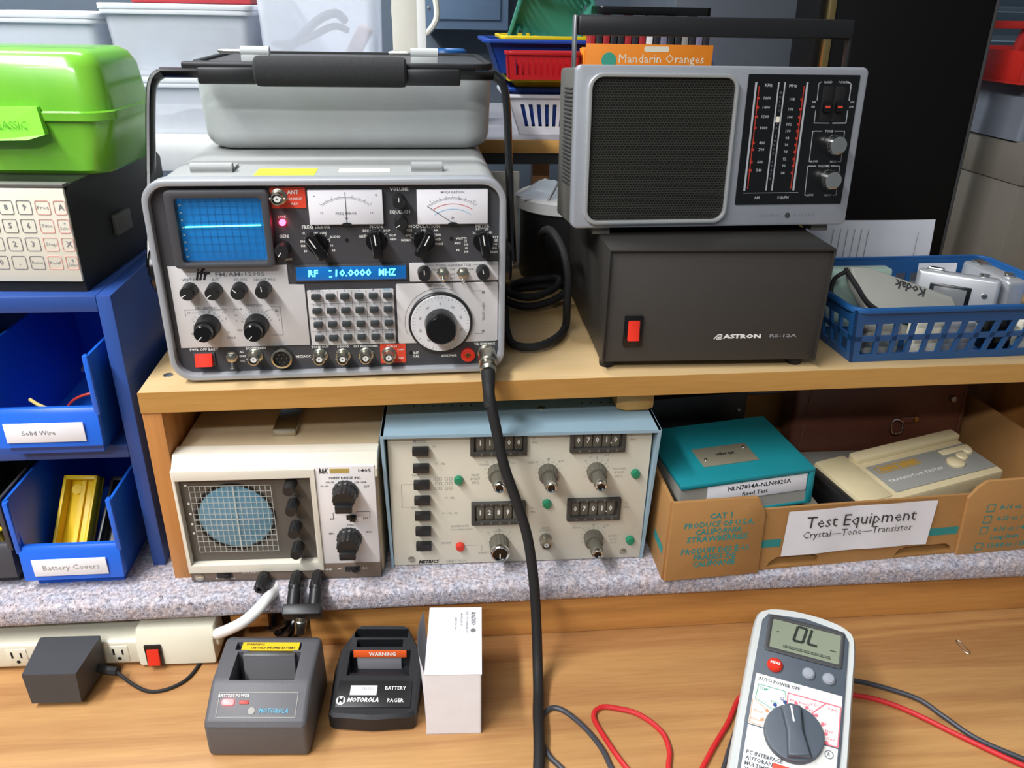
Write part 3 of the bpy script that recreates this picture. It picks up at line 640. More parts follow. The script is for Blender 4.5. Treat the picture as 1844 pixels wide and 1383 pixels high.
for x0, x1 in ((88, 97.6), (99.4, 109)):
    s_ = B().box(x0, -1.1, 98, x1, -.6, 126.6, .1).put('slide_slot', 'dark_hole', dp)
    B().box(x0+1.4, -4.4, 105.5, x1-1.4, -1, 115, .8).put('slide_knob', 'black_gloss', s_); B().box(x0+2.6, -4.6, 109, x1-2.6, -4.3, 110.6).put('red_stripe', 'red_label', s_)
for z in (78.4, 48.6):
    B().lathe([(8.6, 0), (8.8, 2), (8.2, 12), (7.4, 14.6), (5.5, 15.4), (0, 15)], (102.4, -.8, z), seg=28).put('knob', 'chrome', dp)
b = B().text('GENERAL', 2.7, 55, 16.3, -.2, w=20, space=1.5, bold=.0).text('ELECTRIC', 2.7, 87, 16.3, -.2, w=21, space=1.5, bold=0); b.put('maker_name', 'grey_print', t)
k = B().lathe([(2.5, 0), (2.5, .3), (0, .3)], (71, 0, 16.3), seg=18).put('maker_badge', 'dark_grey', t)
hd = B().box(-121, 38, 166, 130, 52, 182, 2.5).put('handle', 'black_plastic', t)
for x in (-123, 129): B().box(x-1.5, 40, 132, x+1.5, 48, 182, 1).put('handle_arm', 'steel' if x < 0 else 'black_plastic', t)
B().lathe([(15, 0), (15, 5), (13, 6.5), (0, 6.5)], (127, 46, 95), (1, 0, 0), 24).put('tuning_wheel', 'black_plastic', t)
# ------------------------------------------------------------------ oscilloscope
mat('scope_beige', '#c3b190', .5, bump=.06, bscale=800); mat('scope_light', '#d9d3c2', .5); mat('scope_dark', '#57524b', .5); mat('scope_white', '#dcd7d4', .5, var=.03)
mat('scope_brown', '#6b5c50', .5); mat('crt_teal', '#5f8b9f', .3, var=.1, scale=15, coat=.4); mat('crt_line', '#b4b9b2', .6); mat('logo_gold', '#b29a52', .5)
t = thing('oscilloscope', 'small beige oscilloscope with a round screen behind a white grid', 'oscilloscope', (-145, 614.9, 73), -1.75)
prof = [(8, 1.5), (8, 118), (13, 130.5), (255, 130.5), (262, 125), (262, 1.5)]
B().prism(prof, 'x', -88.5, 88.5, 2.2).put('case', 'scope_beige', t)
B().prism([(0, 112), (0, 120), (9.5, 132), (24, 132), (24, 128), (6, 112)], 'x', -89, 89, .8).put('front_rim', 'scope_light', t)
b = B().ring([(-89, 12), (34.5, 12), (34.5, 121.5), (-89, 121.5)], [(-85.5, 20.5), (29.4, 21.5), (29.8, 113), (-86, 111.5)], 'y', -2.5, 9, .8); hood = b.put('screen_hood', 'scope_light', t)
B().box(-86.5, 5, 19.5, 31, 9, 114).put('screen_panel', 'scope_dark', t)
cr = B().lathe([(33.5, 0), (31, 1), (0, 2.4)], (-40.8, 5.4, 69), seg=40).put('screen', 'crt_teal', t)
b = B().ring(circ(-40.8, 69, 35.5, 40), circ(-40.8, 69, 33.2, 40), 'y', 4.4, 5.4); b.put('screen_edge', 'dark_hole', t)
b = B()
for i in range(16): x = -76.8+4.73*i; b.bar(x, 33, x, 104, .45 if i not in (7, 8) else (1.2 if i == 8 else .55), 1.6)
for i in range(13): z = 33+5.92*i; b.bar(-76.8, z, -5.8, z, .55 if i != 6 else 1.2, 1.6)
b.put('graticule', 'crt_line', t)
for z, a in ((104.4, 90), (83, 80), (59, 100), (36, 90)):
    k = knob(t, 12, z, 5.4, 16, a, 'black_plastic', True, False, y=5); 
b = B()
for z in (93, 71): b.text('FOCUS' if z > 80 else 'INTEN', 2.4, 9, z, 4.7)
for z in (103, 84, 73, 62, 52): b.lathe([(1.2, 0), (1.2, .3), (0, .3)], (-80.5, 4.9, z), seg=8)
b.put('lettering', 'white_print', t)
wp = B().box(34.6, -.5, 18.4, 86.4, 9, 123.2, .4).put('control_panel', 'scope_white', t)
b = B().text('B&K', 6, 42, 118.6, -.7, w=8.5, shear=.2, bold=.03).text('1405', 3.6, 78, 118.6, -.7, w=11).text('SWEEP RANGE (Hz)', 2.6, 60, 111.4, -.7)
for s_, x, z in (('10-100', 42, 103), ('100-1K', 47, 107), ('1K-10K', 60, 107.6), ('10K-100K', 74, 106.6), ('EXT', 79, 102), ('INT', 46, 68), ('EXT', 76, 68), ('SYNC', 62, 61), ('SWEEP VAR', 60, 56.6), ('MIN', 44, 52), ('MAX', 78, 53)): b.text(s_, 2.1, x, z, -.7)
b.lines([(47.1, 67.9), (47.1, 74.7), (54, 74.9)], .4, -.7).lines([(68, 75.2), (80.2, 75.3), (79.7, 67.9)], .4, -.7)
b.put('lettering', 'black_print', wp)
g = B().box(47.5, -.75, 116.6, 64.4, -.5, 121).put('gold_badge', 'logo_gold', wp)
for z, a in ((97.6, 250), (47.2, 250)):
    k = B().lathe([(11.6, 0), (11.6, 4), (10.6, 5), (10, 16), (9.4, 17), (0, 17)], seg=36, flute=1, fdepth=.07)
    k.box(-7.4, -21, -10.5, 7.4, -16, -3, 1.2); k.put('range_knob', 'black_plastic', wp, loc=(60, -.5, z))
for x, z, w_ in ((63.2, 69.5, 9), ):
    k = B().box(x-w_/2, -1.2, z-2.4, x+w_/2, 0, z+2.4, .3).put('slide_switch', 'black_plastic', wp); B().box(x-1, -5.5, z-1.8, x+4, -1, z+1.8, .5).put('slider', 'black_gloss', k)
B().box(-88, -1, 2, 35.5, 9, 12.4, .3).put('lower_strip', 'scope_brown', t); B().box(35, -1, 2, 86.6, 9, 18.6, .3).put('lower_strip', 'scope_brown', t)
for x, z in ((-57.3, 8.4), (60.5, 12)):
    k = B().box(x-7, -1.8, z-2.8, x+7, 0, z+2.8, .3).put('slide_switch', 'black_plastic', t); B().box(x, -5, z-2, x+5, -1, z+2, .5).put('slider', 'black_gloss', k)
b = B().text('AC', 2.2, 49, 12.6, -1.2).text('DC', 2.2, 72, 12.6, -1.2).text('HOR INPUT', 2.4, -33, 10.6, -1.2).text('DC', 2.2, -50, 4.8, -1.2).text('AC', 2.2, -64, 4.8, -1.2).text('GND', 2.4, 38.5, 12, -1.2); b.put('lettering', 'white_print', t)
screw(t, -80.5, 7, 4.6, -1)
for x in (-20.8, 9.6, 28.6):
    k = B().lathe([(4.2, 0), (4.2, 4), (5.2, 5), (5.2, 22), (4.2, 23.5), (2, 23.6), (2, 15), (0, 15)], seg=24, flute=1, fdepth=.08).put('binding_post', 'black_plastic', t, loc=(x, -1, 9.4))
b = B().tube([(1, 250, 134), (1, 110, 136), (1, 70, 136)], (2, 9), 8, 4, flat=(0, 0, 1)); b.put('handle_strap', 'black_plastic', t)
b = B().box(-9, 42, 130, 12, 84, 138.5, 2); b.put('handle_end_cap', 'nickel', t)
for x in (-76, 76):
    for y in (30, 230): B().lathe([(5, 0), (6, 2)], (x, y, 0), (0, 0, 1), 12).put('foot', 'black_rubber', t)
# banana-to-bnc adapter on the posts
AO = (-125, 585, 84)
t = thing('banana_plug_adapter', 'black double banana plug adapter with a silver connector on the oscilloscope posts', 'adapter', AO, -1.75, 0)
for x in (-9.5, 9.5):
    B().lathe([(4.8, 0), (4.8, 3), (6, 4), (6, 22), (5, 23)], (x, 6, 0), (0, -.86, -.5), 16).put('prong_cap', 'black_plastic', t)
B().at((0, -15, -11), rx=-60).box(-17, -8, -5, 17, 8, 5, 1.5).put('body', 'black_plastic', t)
k = B().lathe([(4.8, 0), (4.8, 4), (5.6, 5), (5.6, 10), (4.8, 10.5), (4.8, 18), (3.8, 18.2), (3.8, 10), (0, 10)], (-2, -15, -15), (-.12, -.1, -.99), 20).put('bnc_connector', 'nickel', t)
for x in (-12.5, 12.5): B().at((x, -18, -13), rx=30).lathe([(1.8, 0), (1.5, .8), (0, 1)], seg=10).put('screw', 'nickel', t)
# ------------------------------------------------------------------ tone generator
mat('gen_blue', '#8ba6b4', .5, bump=.06, bscale=900); mat('gen_panel', '#cfc9b6', .5, var=.03); mat('taupe', '#5d594d', .5); mat('wheel_dark', '#3c3a36', .55)
mat('lens_green', '#1a7a56', .25); mat('lens_red', '#c8301f', .25); mat('tan_print', '#9c9a92', .6)
GN = t = thing('tone_generator', 'pale blue tone signal generator with thumbwheel digit windows and push buttons', 'test equipment', (73.4, 625.7, 73), -.84)
B().box(-120.5, 0, 1.5, 120, 190, 146.5, .5).put('chassis', 'gen_panel', t)
b = B().prism([(-9, 146), (200, 146), (200, 149), (-9, 149)], 'x', -126, 125.6, .5)
b.loft([[(-126, -9, 149), (-122.8, -1, 0), (-122.8, 200, 0), (-126, 200, 149)], [(-123, -9, 149), (-120.4, -1, 0), (-120.4, 200, 0), (-123, 200, 149)]])
b.loft([[(122.6, -9, 149), (120, -1, 0), (120, 200, 0), (122.6, 200, 149)], [(125.6, -9, 149), (122.6, -1, 0), (122.6, 200, 0), (125.6, 200, 149)]])
cv = b.put('cover', 'gen_blue', t, smooth=False)
screw(t, -103.6, 8.6, 3.4, -.2); screw(t, 102.8, 9.3, 3.4, -.2)
B().lathe([(4, 0), (3.6, 1.2), (0, 2)], (22, 38, 149), (0, 0, 1), 14).put('screw', 'nickel', cv)
b = B()
for i in range(7):
    for x0 in (-98, 62): b.cyl((x0+9*i, 48, 149), (x0+9*i, 48, 149.1), 1.2, seg=8)
b.put('vent_holes', 'dark_hole', cv)  # flat dark discs on the cover, painted for the shade inside vents
bm_ = B().box(-7.3, -7, -3.6, 7.3, 0, 3.6, .8).mesh('push_button')
for z in (129.6, 112, 94.5, 77.5, 60.4, 43.2, 26): place(bm_, 'push_button', 'black_plastic', t, (-91.2, 0, z))
def thumb(x0, x1, z0, z1, digits, xs):
    f = B().ring(rrect(x0, z0, x1, z1, .6, 1), rrect(x0+3.5, z0+4.5, x1-3.5, z1-2.5, .5, 1), 'y', -4.5, .3, .4).put('thumbwheel_switch', 'wheel_dark', t)
    B().box(x0+3, -.5, z0+4, x1-3, .4, z1-2).put('wheel_recess', 'wheel_dark', f)
    zc = (z0+z1)/2+.6
    for i, (d, x) in enumerate(zip(digits, xs)):
        wl = B().box(x-3.7, -2.2, z0+4.8, x+3.7, -.3, z1-3, .5).put('wheel', 'taupe', f)
        b = B().text(d, 6, x, zc, -2.35, bold=.03, sx=.8)
        if len(d) == 1: b.put('digit', 'white_print', wl)
        b = B().lathe([(1.3, 0), (1.3, .8), (0, 1)], (x+1.5, -4.2, z0+2.2), seg=8).lathe([(1, 0), (1, .8), (0, 1)], (x+1.5, -4.2, z1-1.2), seg=8); b.put('stud', 'taupe', wl)
X1 = [-37.6+8.68*i for i in range(5)]
thumb(-46.7, 4.7, 123, 147, '11500', X1); thumb(44, 95, 124, 147.6, '07010', [51.6, 60.6, 68.8, 77.4, 85.7])
thumb(-46, 5.2, 48, 72, '12890', X1); thumb(44.5, 95.7, 49.4, 73, '07010', [52.4, 61, 69.6, 78, 86.2])
b = B().box(81.2, -2.4, 132.4, 82.3, -2.2, 133.5).box(81.7, -2.4, 57.8, 82.8, -2.2, 58.9); b.put('decimal_point', 'white_print', t)
for x, z in ((-21.6, 104), (25, 102.6), (70.2, 102.6), (71.6, 27.6)):
    k = B().lathe([(9.2, 0), (9.2, 9), (8.6, 10.5), (6, 10.6)], seg=32, flute=1, fdepth=.05).put('concentric_knob', 'taupe', t, loc=(x, 0, z))
    B().lathe([(6.4, 10), (6, 24), (5.4, 24.5)], seg=28, flute=1, fdepth=.05).put('inner_knob', 'taupe', k)
    B().lathe([(5.2, 24), (5.2, 28), (4.4, 28.6), (3.4, 28.2), (3.2, 26.5), (0, 26.5)], seg=24).put('cap_ring', 'chrome', k); B().lathe([(3.2, 26.6), (0, 26.8)], seg=16).put('cap_centre', 'black_gloss', k)
k = B().lathe([(9.4, 0), (9.2, 16), (8.6, 17)], seg=32, flute=1, fdepth=.05).put('level_knob', 'taupe', t, loc=(-19.6, 0, 26))
B().lathe([(9, 16.6), (9, 20), (8, 20.8), (7, 20.4), (6.8, 18.6), (0, 18.6)], seg=28).put('cap_ring', 'chrome', k); B().lathe([(6.8, 18.8), (0, 19)], seg=20).put('cap_centre', 'black_gloss', k); B().bar(0, -.5, 0, -6, .9, -19.2).put('pointer_line', 'white_print', k)
for x, z, m_ in ((-57.5, 97, 'lens_green'), (107.3, 99, 'lens_green'), (25.3, 68.4, 'lens_green'), (108.3, 23.4, 'lens_green'), (-56.8, 22.4, 'lens_red')):
    B().lathe([(4.3, 0), (4.3, 3), (3.6, 4.6), (0, 5.2)], (x, 0, z), seg=18).put('indicator_lens', m_, t)
bnc(t, 25.3, 27.4, 1.0)
b = B().text('MODE', 3.2, -92, 138, -.15)
for s_, x, z in (('F1', -79, 132), ('F1 - F2', -74, 114), ('F1 - F2', -66, 77, ), ('F1 - F2 - F1', -66, 60), ('ALTERNATE', -57, 45), ('CONTINUOUS', -55, 41), ('START', -70, 26), ('FIRST', -42, 101), ('BURST', -42, 97), ('(SEC)', -42, 93), ('SECOND', 92, 104), ('BURST', 92, 100), ('(SEC)', 92, 96), ('REPEAT', 92, 28), ('RATE', 92, 24), ('(SEC)', 92, 20), ('CONT', -34, 112), ('x10', -8, 113), ('ZERO', 10.6, 113), ('x1', 25, 116), ('x10', 37, 114), ('x1', 64, 117.6), ('x10', 79, 119), ('ZERO', 55, 39), ('x1', 71, 42), ('x10', 84, 40.6), ('LEVEL', -20, 38), ('600 Ω', 25, 39.8), ('OUTPUT', 25, 36.6), ('F1', 11.5, 138), ('(Hz)', 12, 134), ('T1', 101, 139), ('(Hz)', 102, 135), ('F2', 11.5, 63), ('(Hz)', 12, 59), ('T2', 101.6, 65), ('(Hz)', 102, 61), ('REPEAT', -34, 13), ('TRIG', -97, 102.4), ('SINGLE', -97, 67.4)): b.text(s_, 2.5, x, z, -.15)
for x, z in ((-21.6, 104), (25, 102.6), (70.2, 102.6), (71.6, 27.6), (-19.6, 26)):
    for a in range(-30, 211, 24): b.bar(x+10.5*math.cos(R(a)), z+10.5*math.sin(R(a)), x+12.6*math.cos(R(a)), z+12.6*math.sin(R(a)), .35)
    for a in (50, 90, 130):
        b.lathe([(.8, 0), (.8, .2), (0, .2)], (x+16*math.cos(R(a)), 0, z+14*math.sin(R(a))), seg=8)
b.lines([(-98, 93), (-110, 93), (-110, 68), (-98, 68)], .35).lines([(-52, 22.4), (-36, 22.4), (-36, 15)], .35).lines([(-91, 40), (-91, 32)], .35)
b.put('lettering', 'tan_print', t)
b = B()
for z in (98, 93, 88):
    for x in (-78, -74.5, -69, -65): b.lines([(x-1, z-1.4), (x+1.4, z-1.4), (x+1.4, z+1.4), (x-1, z+1.4)], .4, close=True)
b.put('sequence_marks', 'tan_print', t)
b = B().text('METRICS', 4, -87, 4.8, -.15, w=20, shear=.3, bold=.05); b.put('maker_logo', 'black_print', t)
b = B().text('GERTSCH', 3.4, -61, 4.4, -.15, w=20); b.put('maker_name', 'tan_print', t)
# ------------------------------------------------------------------ blue bin cabinet and bins
mat('cabinet_blue', '#2b4c92', .42, var=.12, scale=25); mat('bin_blue', '#1f62d0', .36, var=.05); mat('bin_yellow', '#e2bd12', .4); mat('cover_black', '#15181d', .35); mat('wire_tan', '#cdb56a', .4)
mat('bin_grey', '#3d3d42', .5); mat('beige_edge', '#b3a28c', .5)
t = thing('bin_cabinet', 'blue painted steel cabinet holding the small parts bins', 'cabinet', (-265, 645.5, 73))
B().box(-12, 0, 0, 0, 300, 272, 1).put('side_panel', 'cabinet_blue', t); B().box(-420, 0, 0, -408, 300, 272, 1).put('side_panel', 'cabinet_blue', t)
B().box(-408, 0, 258, -12, 300, 272, 1).put('top_panel', 'cabinet_blue', t); B().box(-408, 0, 120, -12, 300, 133.5, 1).put('shelf', 'cabinet_blue', t)
B().box(-408, 296, 0, -12, 300, 258).put('back_panel', 'cabinet_blue', t)
def bin_thing(loc, label, txt, size, mt='bin_blue', grp='blue parts bins'):
    t = thing('parts_bin', label, 'bin', loc, group=grp)
    b = B(); w0, w1, D, H = 38, 46, 185, 94
    def wall(s): return [[(s*w0, 6, 0), (s*w1, 0, H), (s*w1, D, H), (s*w0, D-6, 0)], [(s*(w0-2.4), 6, 0), (s*(w1-2.4), 0, H), (s*(w1-2.4), D, H), (s*(w0-2.4), D-6, 0)]]
    b.loft(wall(1)); b.loft(wall(-1))
    b.box(-w0, 6, 0, w0, D-6, 2.5); b.loft([[(-w0, D-6, 0), (w0, D-6, 0), (w1, D, H), (-w1, D, H)], [(-w0, D-9, 0), (w0, D-9, 0), (w1, D-3, H), (-w1, D-3, H)]])
    b.loft([[(-w0, 6, 0), (w0, 6, 0), (w0+3.7, 2, 44), (-w0-3.7, 2, 44)], [(-w0, 9, 0), (w0, 9, 0), (w0+3.7, 5, 44), (-w0-3.7, 5, 44)]])
    o = b.put('tray', mt, t, smooth=False)
    B().prism([(-5, 12), (4, 12), (4, 46), (0, 46), (-3, 42)], 'x', -43.5, 43.5, 1).put('front_lip', mt, t)
    for s in (-1, 1): B().box(s*43-2.2, -3, 40, s*43+2.2, 3, 94, .8).put('front_edge', mt, t)
    if txt:
        c = B().box(-33, -6, 17, 31, -4.9, 35, .3).put('label_card', 'paper', t); b = B().text(txt, size, -6 if size < 6 else 0, 26, -6.2, bold=0); b.put('label_text', 'tan_print' if size > 6 else 'grey_print', c)
    return t
bin_thing((-330, 628, 206.6), 'blue plastic bin on the upper cabinet shelf, card reading Solid Wire', 'Solid Wire', 5)
bin_thing((-334.5, 620, 73.2), 'blue plastic bin on the carpet holding yellow and black battery covers', 'Battery Covers', 6.4)
t = bin_thing((-430, 626, 73.2), 'dark grey bin beside the battery cover bin', None, 0, 'bin_grey', None)
b = B().tube([(-2, 0, 0), (10, 0, 8), (20, 0, 0), (10, 0, -8)], 2.2, 8, 6, closed=True).tube([(4, 0, -6), (2, 14, -26), (-8, 26, -50)], 2.2, 8, 6); o = b.put('cable_loop', 'bin_yellow', None, loc=(-413, 642, 132)); tag(o, 'yellow wire loop sticking out of the dark grey bin', 'wire')
# things in the bins
def battery_cover(loc, m, label, rz, ry, lean, k=1):
    t = thing('battery_cover', label, 'battery cover', loc, rz, lean, ry)
    b = B().box(-16*k, 0, -4, 16*k, 78, 0, .8).box(-16*k, 0, 0, -16*k+3, 78, 12, .6).box(16*k-3, 0, 0, 16*k, 78, 12, .6).box(-16*k, 74, 0, 16*k, 78, 12, .6).box(-2, 4, 0, 2, 74, 3); b.put('shell', m, t)
    B().box(-18*k, -3, -5, 18*k, 0, 14, .8).put('end_plate', m, t); B().cyl((-6*k, 66, 0), (-6*k, 66, 3), 5*k, seg=16).put('boss', m, t)
battery_cover((-350, 650, 82), 'bin_yellow', 'yellow plastic battery cover leaning in the lower blue bin', -5, 0, -48)
battery_cover((-316, 648, 82), 'cover_black', 'black plastic battery cover beside the yellow one in the bin', -5, 0, -40, .64)
b = B().tube(rel([(-352, 652, 250), (-343, 648, 246), (-330, 646, 241)], (-340, 648, 246)), 1.5, 8, 4); tag(b.put('wire_piece', 'wire_tan', loc=(-340, 648, 246)), 'tan stiff wire end poking out of the upper bin', 'wire')
b = B().tube([(-22, 12, -10), (-8, 2, 4), (6, 0, 10), (18, 6, 8)], 1.3, 8, 6); tag(b.put('wire_piece', 'red_mark', loc=(-312, 660, 240)), 'thin red wire lying in the upper blue bin', 'wire')
b = B().tube([(-14, 60, 0), (-2, 10, 4), (10, 0, 14)], 2, 8, 6); tag(b.put('wire_piece', 'steel', loc=(-318, 680, 256)), 'grey cable end lying at the back of the upper bin', 'wire')
# ------------------------------------------------------------------ keypad console
mat('console_black', '#151614', .5); mat('console_panel', '#dfdccb', .45, var=.02); mat('pink_print', '#dc9a90', .6)
t = thing('keypad_console', 'black programmer console with a cream membrane keypad front', 'console', (-360, 660, 345.2), -3)
B().prism([(0, 0), (0, 80), (5, 86), (14, 87), (188, 87), (203, 76), (203, 0)], 'x', -240, 73.8, 1.2).put('case', 'console_black', t)
B().box(-236, -2.4, 85, 73.2, 8, 88, .6).put('top_trim', 'radio_body', t)
pn = B().box(-234, -2.5, 9.4, 72.8, .3, 84.6, .3).put('keypad_panel', 'console_panel', t)
b1, b2, tx, tr = B(), B(), B(), B()
rows = [(69.8, ('7', '8', '9', 'Freq', 'A')), (55.2, ('4', '5', '6', 'Time', '+\nSelect')), (40.4, ('1', '2', '3', 'Step', 'X')), (25.2, ('0', '.', 'Reset', 'Recall', 'B\nSelect'))]
for j, (z, ns) in enumerate(rows):
    for i, n_ in enumerate(ns):
        x = 12.2+14.1*i; red = i >= 3 and not (j == 3 and i == 2)
        xr = min(x+5.6, 72.4)
        (b2 if red else b1).ring(rrect(x-5.6, z-5.6, xr, z+5.6, 1.6, 3), rrect(x-5.2, z-5.2, xr-.4, z+5.2, 1.3, 3), 'y', -2.9, -2.4)
        big = len(n_) == 1
        tx.text(n_, 5.2 if big else 2.9, x, z, -2.7, w=None if big else 8.5, bold=.02 if big else .0)
b1.put('key_outlines', 'grey_print', pn); b2.put('red_key_outlines', 'pink_print', pn); tx.put('lettering', 'grey_print', pn)
B().box(73, 68, 29, 78, 100, 47, 1.2).put('side_latch', 'radio_body', t)
# ------------------------------------------------------------------ green case
mat('green_plastic', '#5cb82a', .25, var=.08, scale=22, trans=.12, coat=.3, col2='#86c63a'); mat('green_light', '#86e03c', .35); mat('green_emboss', '#57b028', .5)
t = thing('plastic_case', 'bright green translucent plastic carry case on top of the console', 'case', (-420, 705, 432.2), -3)
def gl(x1, d0, d1, z, r): return [(x, y, z) for x, y in rrect(-170, d0, x1, d1, r, 6)]
B().loft([gl(150, 4, 104, 0, 18), gl(153, 1, 107, 3, 20), gl(159, -2, 112, 42, 20), gl(162, -5, 114, 43, 20), gl(162, -5, 114, 46, 20)]).put('base', 'green_plastic', t, ang=40)
B().loft([gl(162, -5, 114, 46, 20), gl(162, -5, 114, 49, 20), gl(159, -2, 112, 50, 20), gl(155, 1, 109, 82, 20), gl(150, 6, 105, 91, 18), gl(143, 14, 98, 95, 14)]).put('lid', 'green_plastic', t, ang=40)
lt = B().loft([[(60, -13, 28), (100, -13, 29), (114, -11, 33), (110, -7, 53.5), (60, -7, 53)], [(60, -4, 28), (100, -4, 29), (114, -4, 33), (110, -2, 53.5), (60, -2, 53)]]).put('latch', 'green_light', t, smooth=False)
B().text('CLASSIC', 7, 88, 40, -12, w=28, bold=0).put('embossing', 'green_emboss', lt)
# ------------------------------------------------------------------ cardboard tray
mat('cardboard', '#aa7d48', .8, var=.12, scale=30, bump=.15, bscale=300); mat('cardboard_in', '#a4763f', .85, var=.1); mat('teal_print', '#2e8a86', .7, var=.15); mat('teal', '#167f88', .4, var=.12, scale=18); mat('plate_metal', '#a9a48e', .4, .6)
t = thing('cardboard_tray', 'brown cardboard fruit tray filled with small test equipment', 'tray', (208.4, 589.1, 73.3), 3.5)
W_, D_ = 425, 205
B().prism([(0, 2), (W_, 2), (W_, D_), (14, D_)], 'z', 0, 3, .3).put('tray_floor', 'cardboard_in', t)
B().prism([(0, 0), (94, 0), (91, 70), (82, 87), (79, 88), (0, 88)], 'y', -2, 1.6, .4).put('corner_panel', 'cardboard', t)
B().prism([(306, 0), (W_, 0), (W_, 86), (316, 86), (308, 80), (300, 68)], 'y', -2, 1.6, .4).put('corner_panel', 'cardboard', t)
B().prism([(90, 0), (103, 0), (106, 9), (113, 14), (150, 14), (157, 11), (157, 0), (237, 0), (242, 10), (250, 13), (293, 13), (299, 9), (302, 0), (312, 0), (312, 70), (90, 71)], 'y', 1.8, 4.6).put('front_panel', 'cardboard', t)
B().box(60, 5.5, 18, 330, 8, 60).put('inner_panel', 'cardboard_in', t)
B().prism([(-2, 1), (1.5, 1), (15.5, D_), (12, D_)], 'z', 0, 88, .3).put('end_panel', 'cardboard', t); B().box(W_-1.5, 1, 0, W_+2, D_, 88, .3).put('end_panel', 'cardboard', t); B().box(14, D_-3, 0, W_, D_, 88, .3).put('back_panel', 'cardboard_in', t)
B().prism([(W_-60, 86), (W_-2, 86), (W_-2, 112), (W_-30, 112)], 'y', D_-3, D_).put('corner_flap', 'cardboard', t)
b = B()
for s_, z, w_ in (('CAT 1', 70.5, 22), ('PRODUCE OF U.S.A.', 61.5, 68), ('CALIFORNIA', 53.5, 46), ('STRAWBERRIES', 45.5, 60), ('PRODUIT DES É.-U.', 32, 68), ('FRAISES DE', 24.4, 42), ('CALIFORNIE', 16.8, 42)): b.text(s_, 7, 47, z, -2.2, w=w_, bold=.025)
for x0, x1, z in ((94, 114, 31.2), (266, 302, 28.5)): B().bar(x0, z, x1, z, 9, 1.6).put('printed_stripe', 'teal_print', t)
for z, s_ in ((54.5, '8-16 oz. / 500 g'), (41, '4-32 oz. / 1 kg'), (28, '4-16 oz. / 454 g'), (18.5, 'Long Stem'), (8.5, '12-8.8 oz. / 250 g')):
    if s_ != 'Long Stem': b.lines([(324, z-4), (332, z-4), (332, z+4), (324, z+4)], 1, -2.2, close=True)
    b.text(s_, 6, 338, z, -2.2, 'l', bold=.02)
b.put('printing', 'teal_print', t)
b = B(); b.M = Matrix.Translation((-2.2, 0, 0)); b.grid(lambda u, v: ((7+30*u)*14/204, 8+30*u, 24+9*v), 1, 1); b.put('side_stripe', 'teal_print', t)
t = thing('paper_sign', 'white paper sign reading Test Equipment taped to the cardboard tray', 'sign', (216, 590, 73.3), 3.5)
sg = B().grid(lambda u, v: (108+153*u, -.6-1.1*math.sin(u*7)**2, 16+51.5*v+1.2*math.sin(u*3)), 24, 6).put('sheet', 'paper', t)
b = B().text('Test Equipment', 15, 184, 53.5, -2.2, w=114, bold=0, shear=.0).text('Crystal—Tone—Transistor', 9, 183, 39.6, -2.2, w=114, bold=-.003); b.put('lettering', 'dark_grey', t)
# contents of the tray
t = thing('binder', 'teal instrument case with a metal nameplate lying in the cardboard tray', 'case', (284.5, 662, 131), 5, 0, -3.4)
B().box(-67, -50, 0, 67, 58, 2.5, .8).put('lower_cover', 'teal', t); B().box(-66, -48, 2.5, 62, 56, 35).put('block', 'tan_print', t); B().box(-67, -51, 35, 67, 58, 40, 1.4).put('upper_cover', 'teal', t); B().box(61, -51, 0, 67.4, 58, 39, 2).put('spine', 'teal', t)
pt = B().box(-34, -25, 40, 22, 8, 41.2, .5).put('nameplate', 'plate_metal', t)
B().text('vibrex', 6, -5, -7, 41.35, plane='t', bold=.04).put('nameplate_text', 'black_print', pt)
for x, y in ((-28, -14), (17, 0)): B().lathe([(2, 0), (1.4, 1), (0, 1.2)], (x, y, 41), (0, 0, 1), 10).put('rivet', 'chrome', pt)
lb = B().box(-40, -49.2, 16, 60, -48.4, 34, .1).put('paper_label', 'paper', t); b = B().text('NLN7834A-NLN8820A', 5.2, 12, 28.5, -49.35, bold=.02).text('Reed Test', 5, 8, 21, -49.35, bold=.02); b.put('label_text', 'black_print', lb)
tag(B().box(-70, -46, 0, 70, 46, 40, 1).put('document_box', 'cardboard_in', loc=(290, 660, 80), label=None), 'cardboard box under the teal case in the tray', 'box')
mat('leather', '#5f382b', .36, var=.2, scale=40, bump=.25, bscale=400); mat('stitch', '#6b4a33', .7); mat('black_vinyl', '#1c1c1e', .45); mat('beige_plastic', '#cfc19a', .45); mat('grey_face', '#8f8f88', .5); mat('gold_print', '#b58c3c', .5)
t = thing('leather_case', 'dark brown leather case with a metal ring lying at the back of the tray', 'case', (503, 757, 92), 2.5, 4, -1.5)
B().box(-107, 0, 12, 105, 30, 128, 6, 3).put('body', 'leather', t)
b = B()
for z in (17, ): b.tube([(-98, -.4, z), (98, -.4, z)], .5, 6, 1)
b.tube([(-97, -.4, 17), (-88, -.4, 120)], .5, 6, 1); b.tube([(97, -.4, 17), (98, -.4, 120)], .5, 6, 1); b.put('stitching', 'stitch', t)
rg = B().tube([(24, -4, 50), (14, -4, 55), (10, -4, 47), (14, -4, 37), (24, -4, 38)], 1.2, 8, 6, closed=True).put('ring', 'chrome', t)
B().box(23, -3, 48, 46, 0, 56, 1.2).put('ring_tab', 'leather', t)
for x, z, m_ in ((40, 52, 'brass'), (84, 74, 'steel'), (74, 22, 'brass')): B().lathe([(4, 0), (3.4, 1.6), (0, 2.4)], (x, -1.5, z), seg=14).put('rivet', m_, t)
B().lathe([(3, 0), (3, 4), (0, 5)], (105, 12, 50), (1, 0, 0), 12).put('side_stud', 'chrome', t)
t = thing('black_case', 'black vinyl box standing behind the teal case under the shelf', 'box', (280, 748, 76.6), 8)
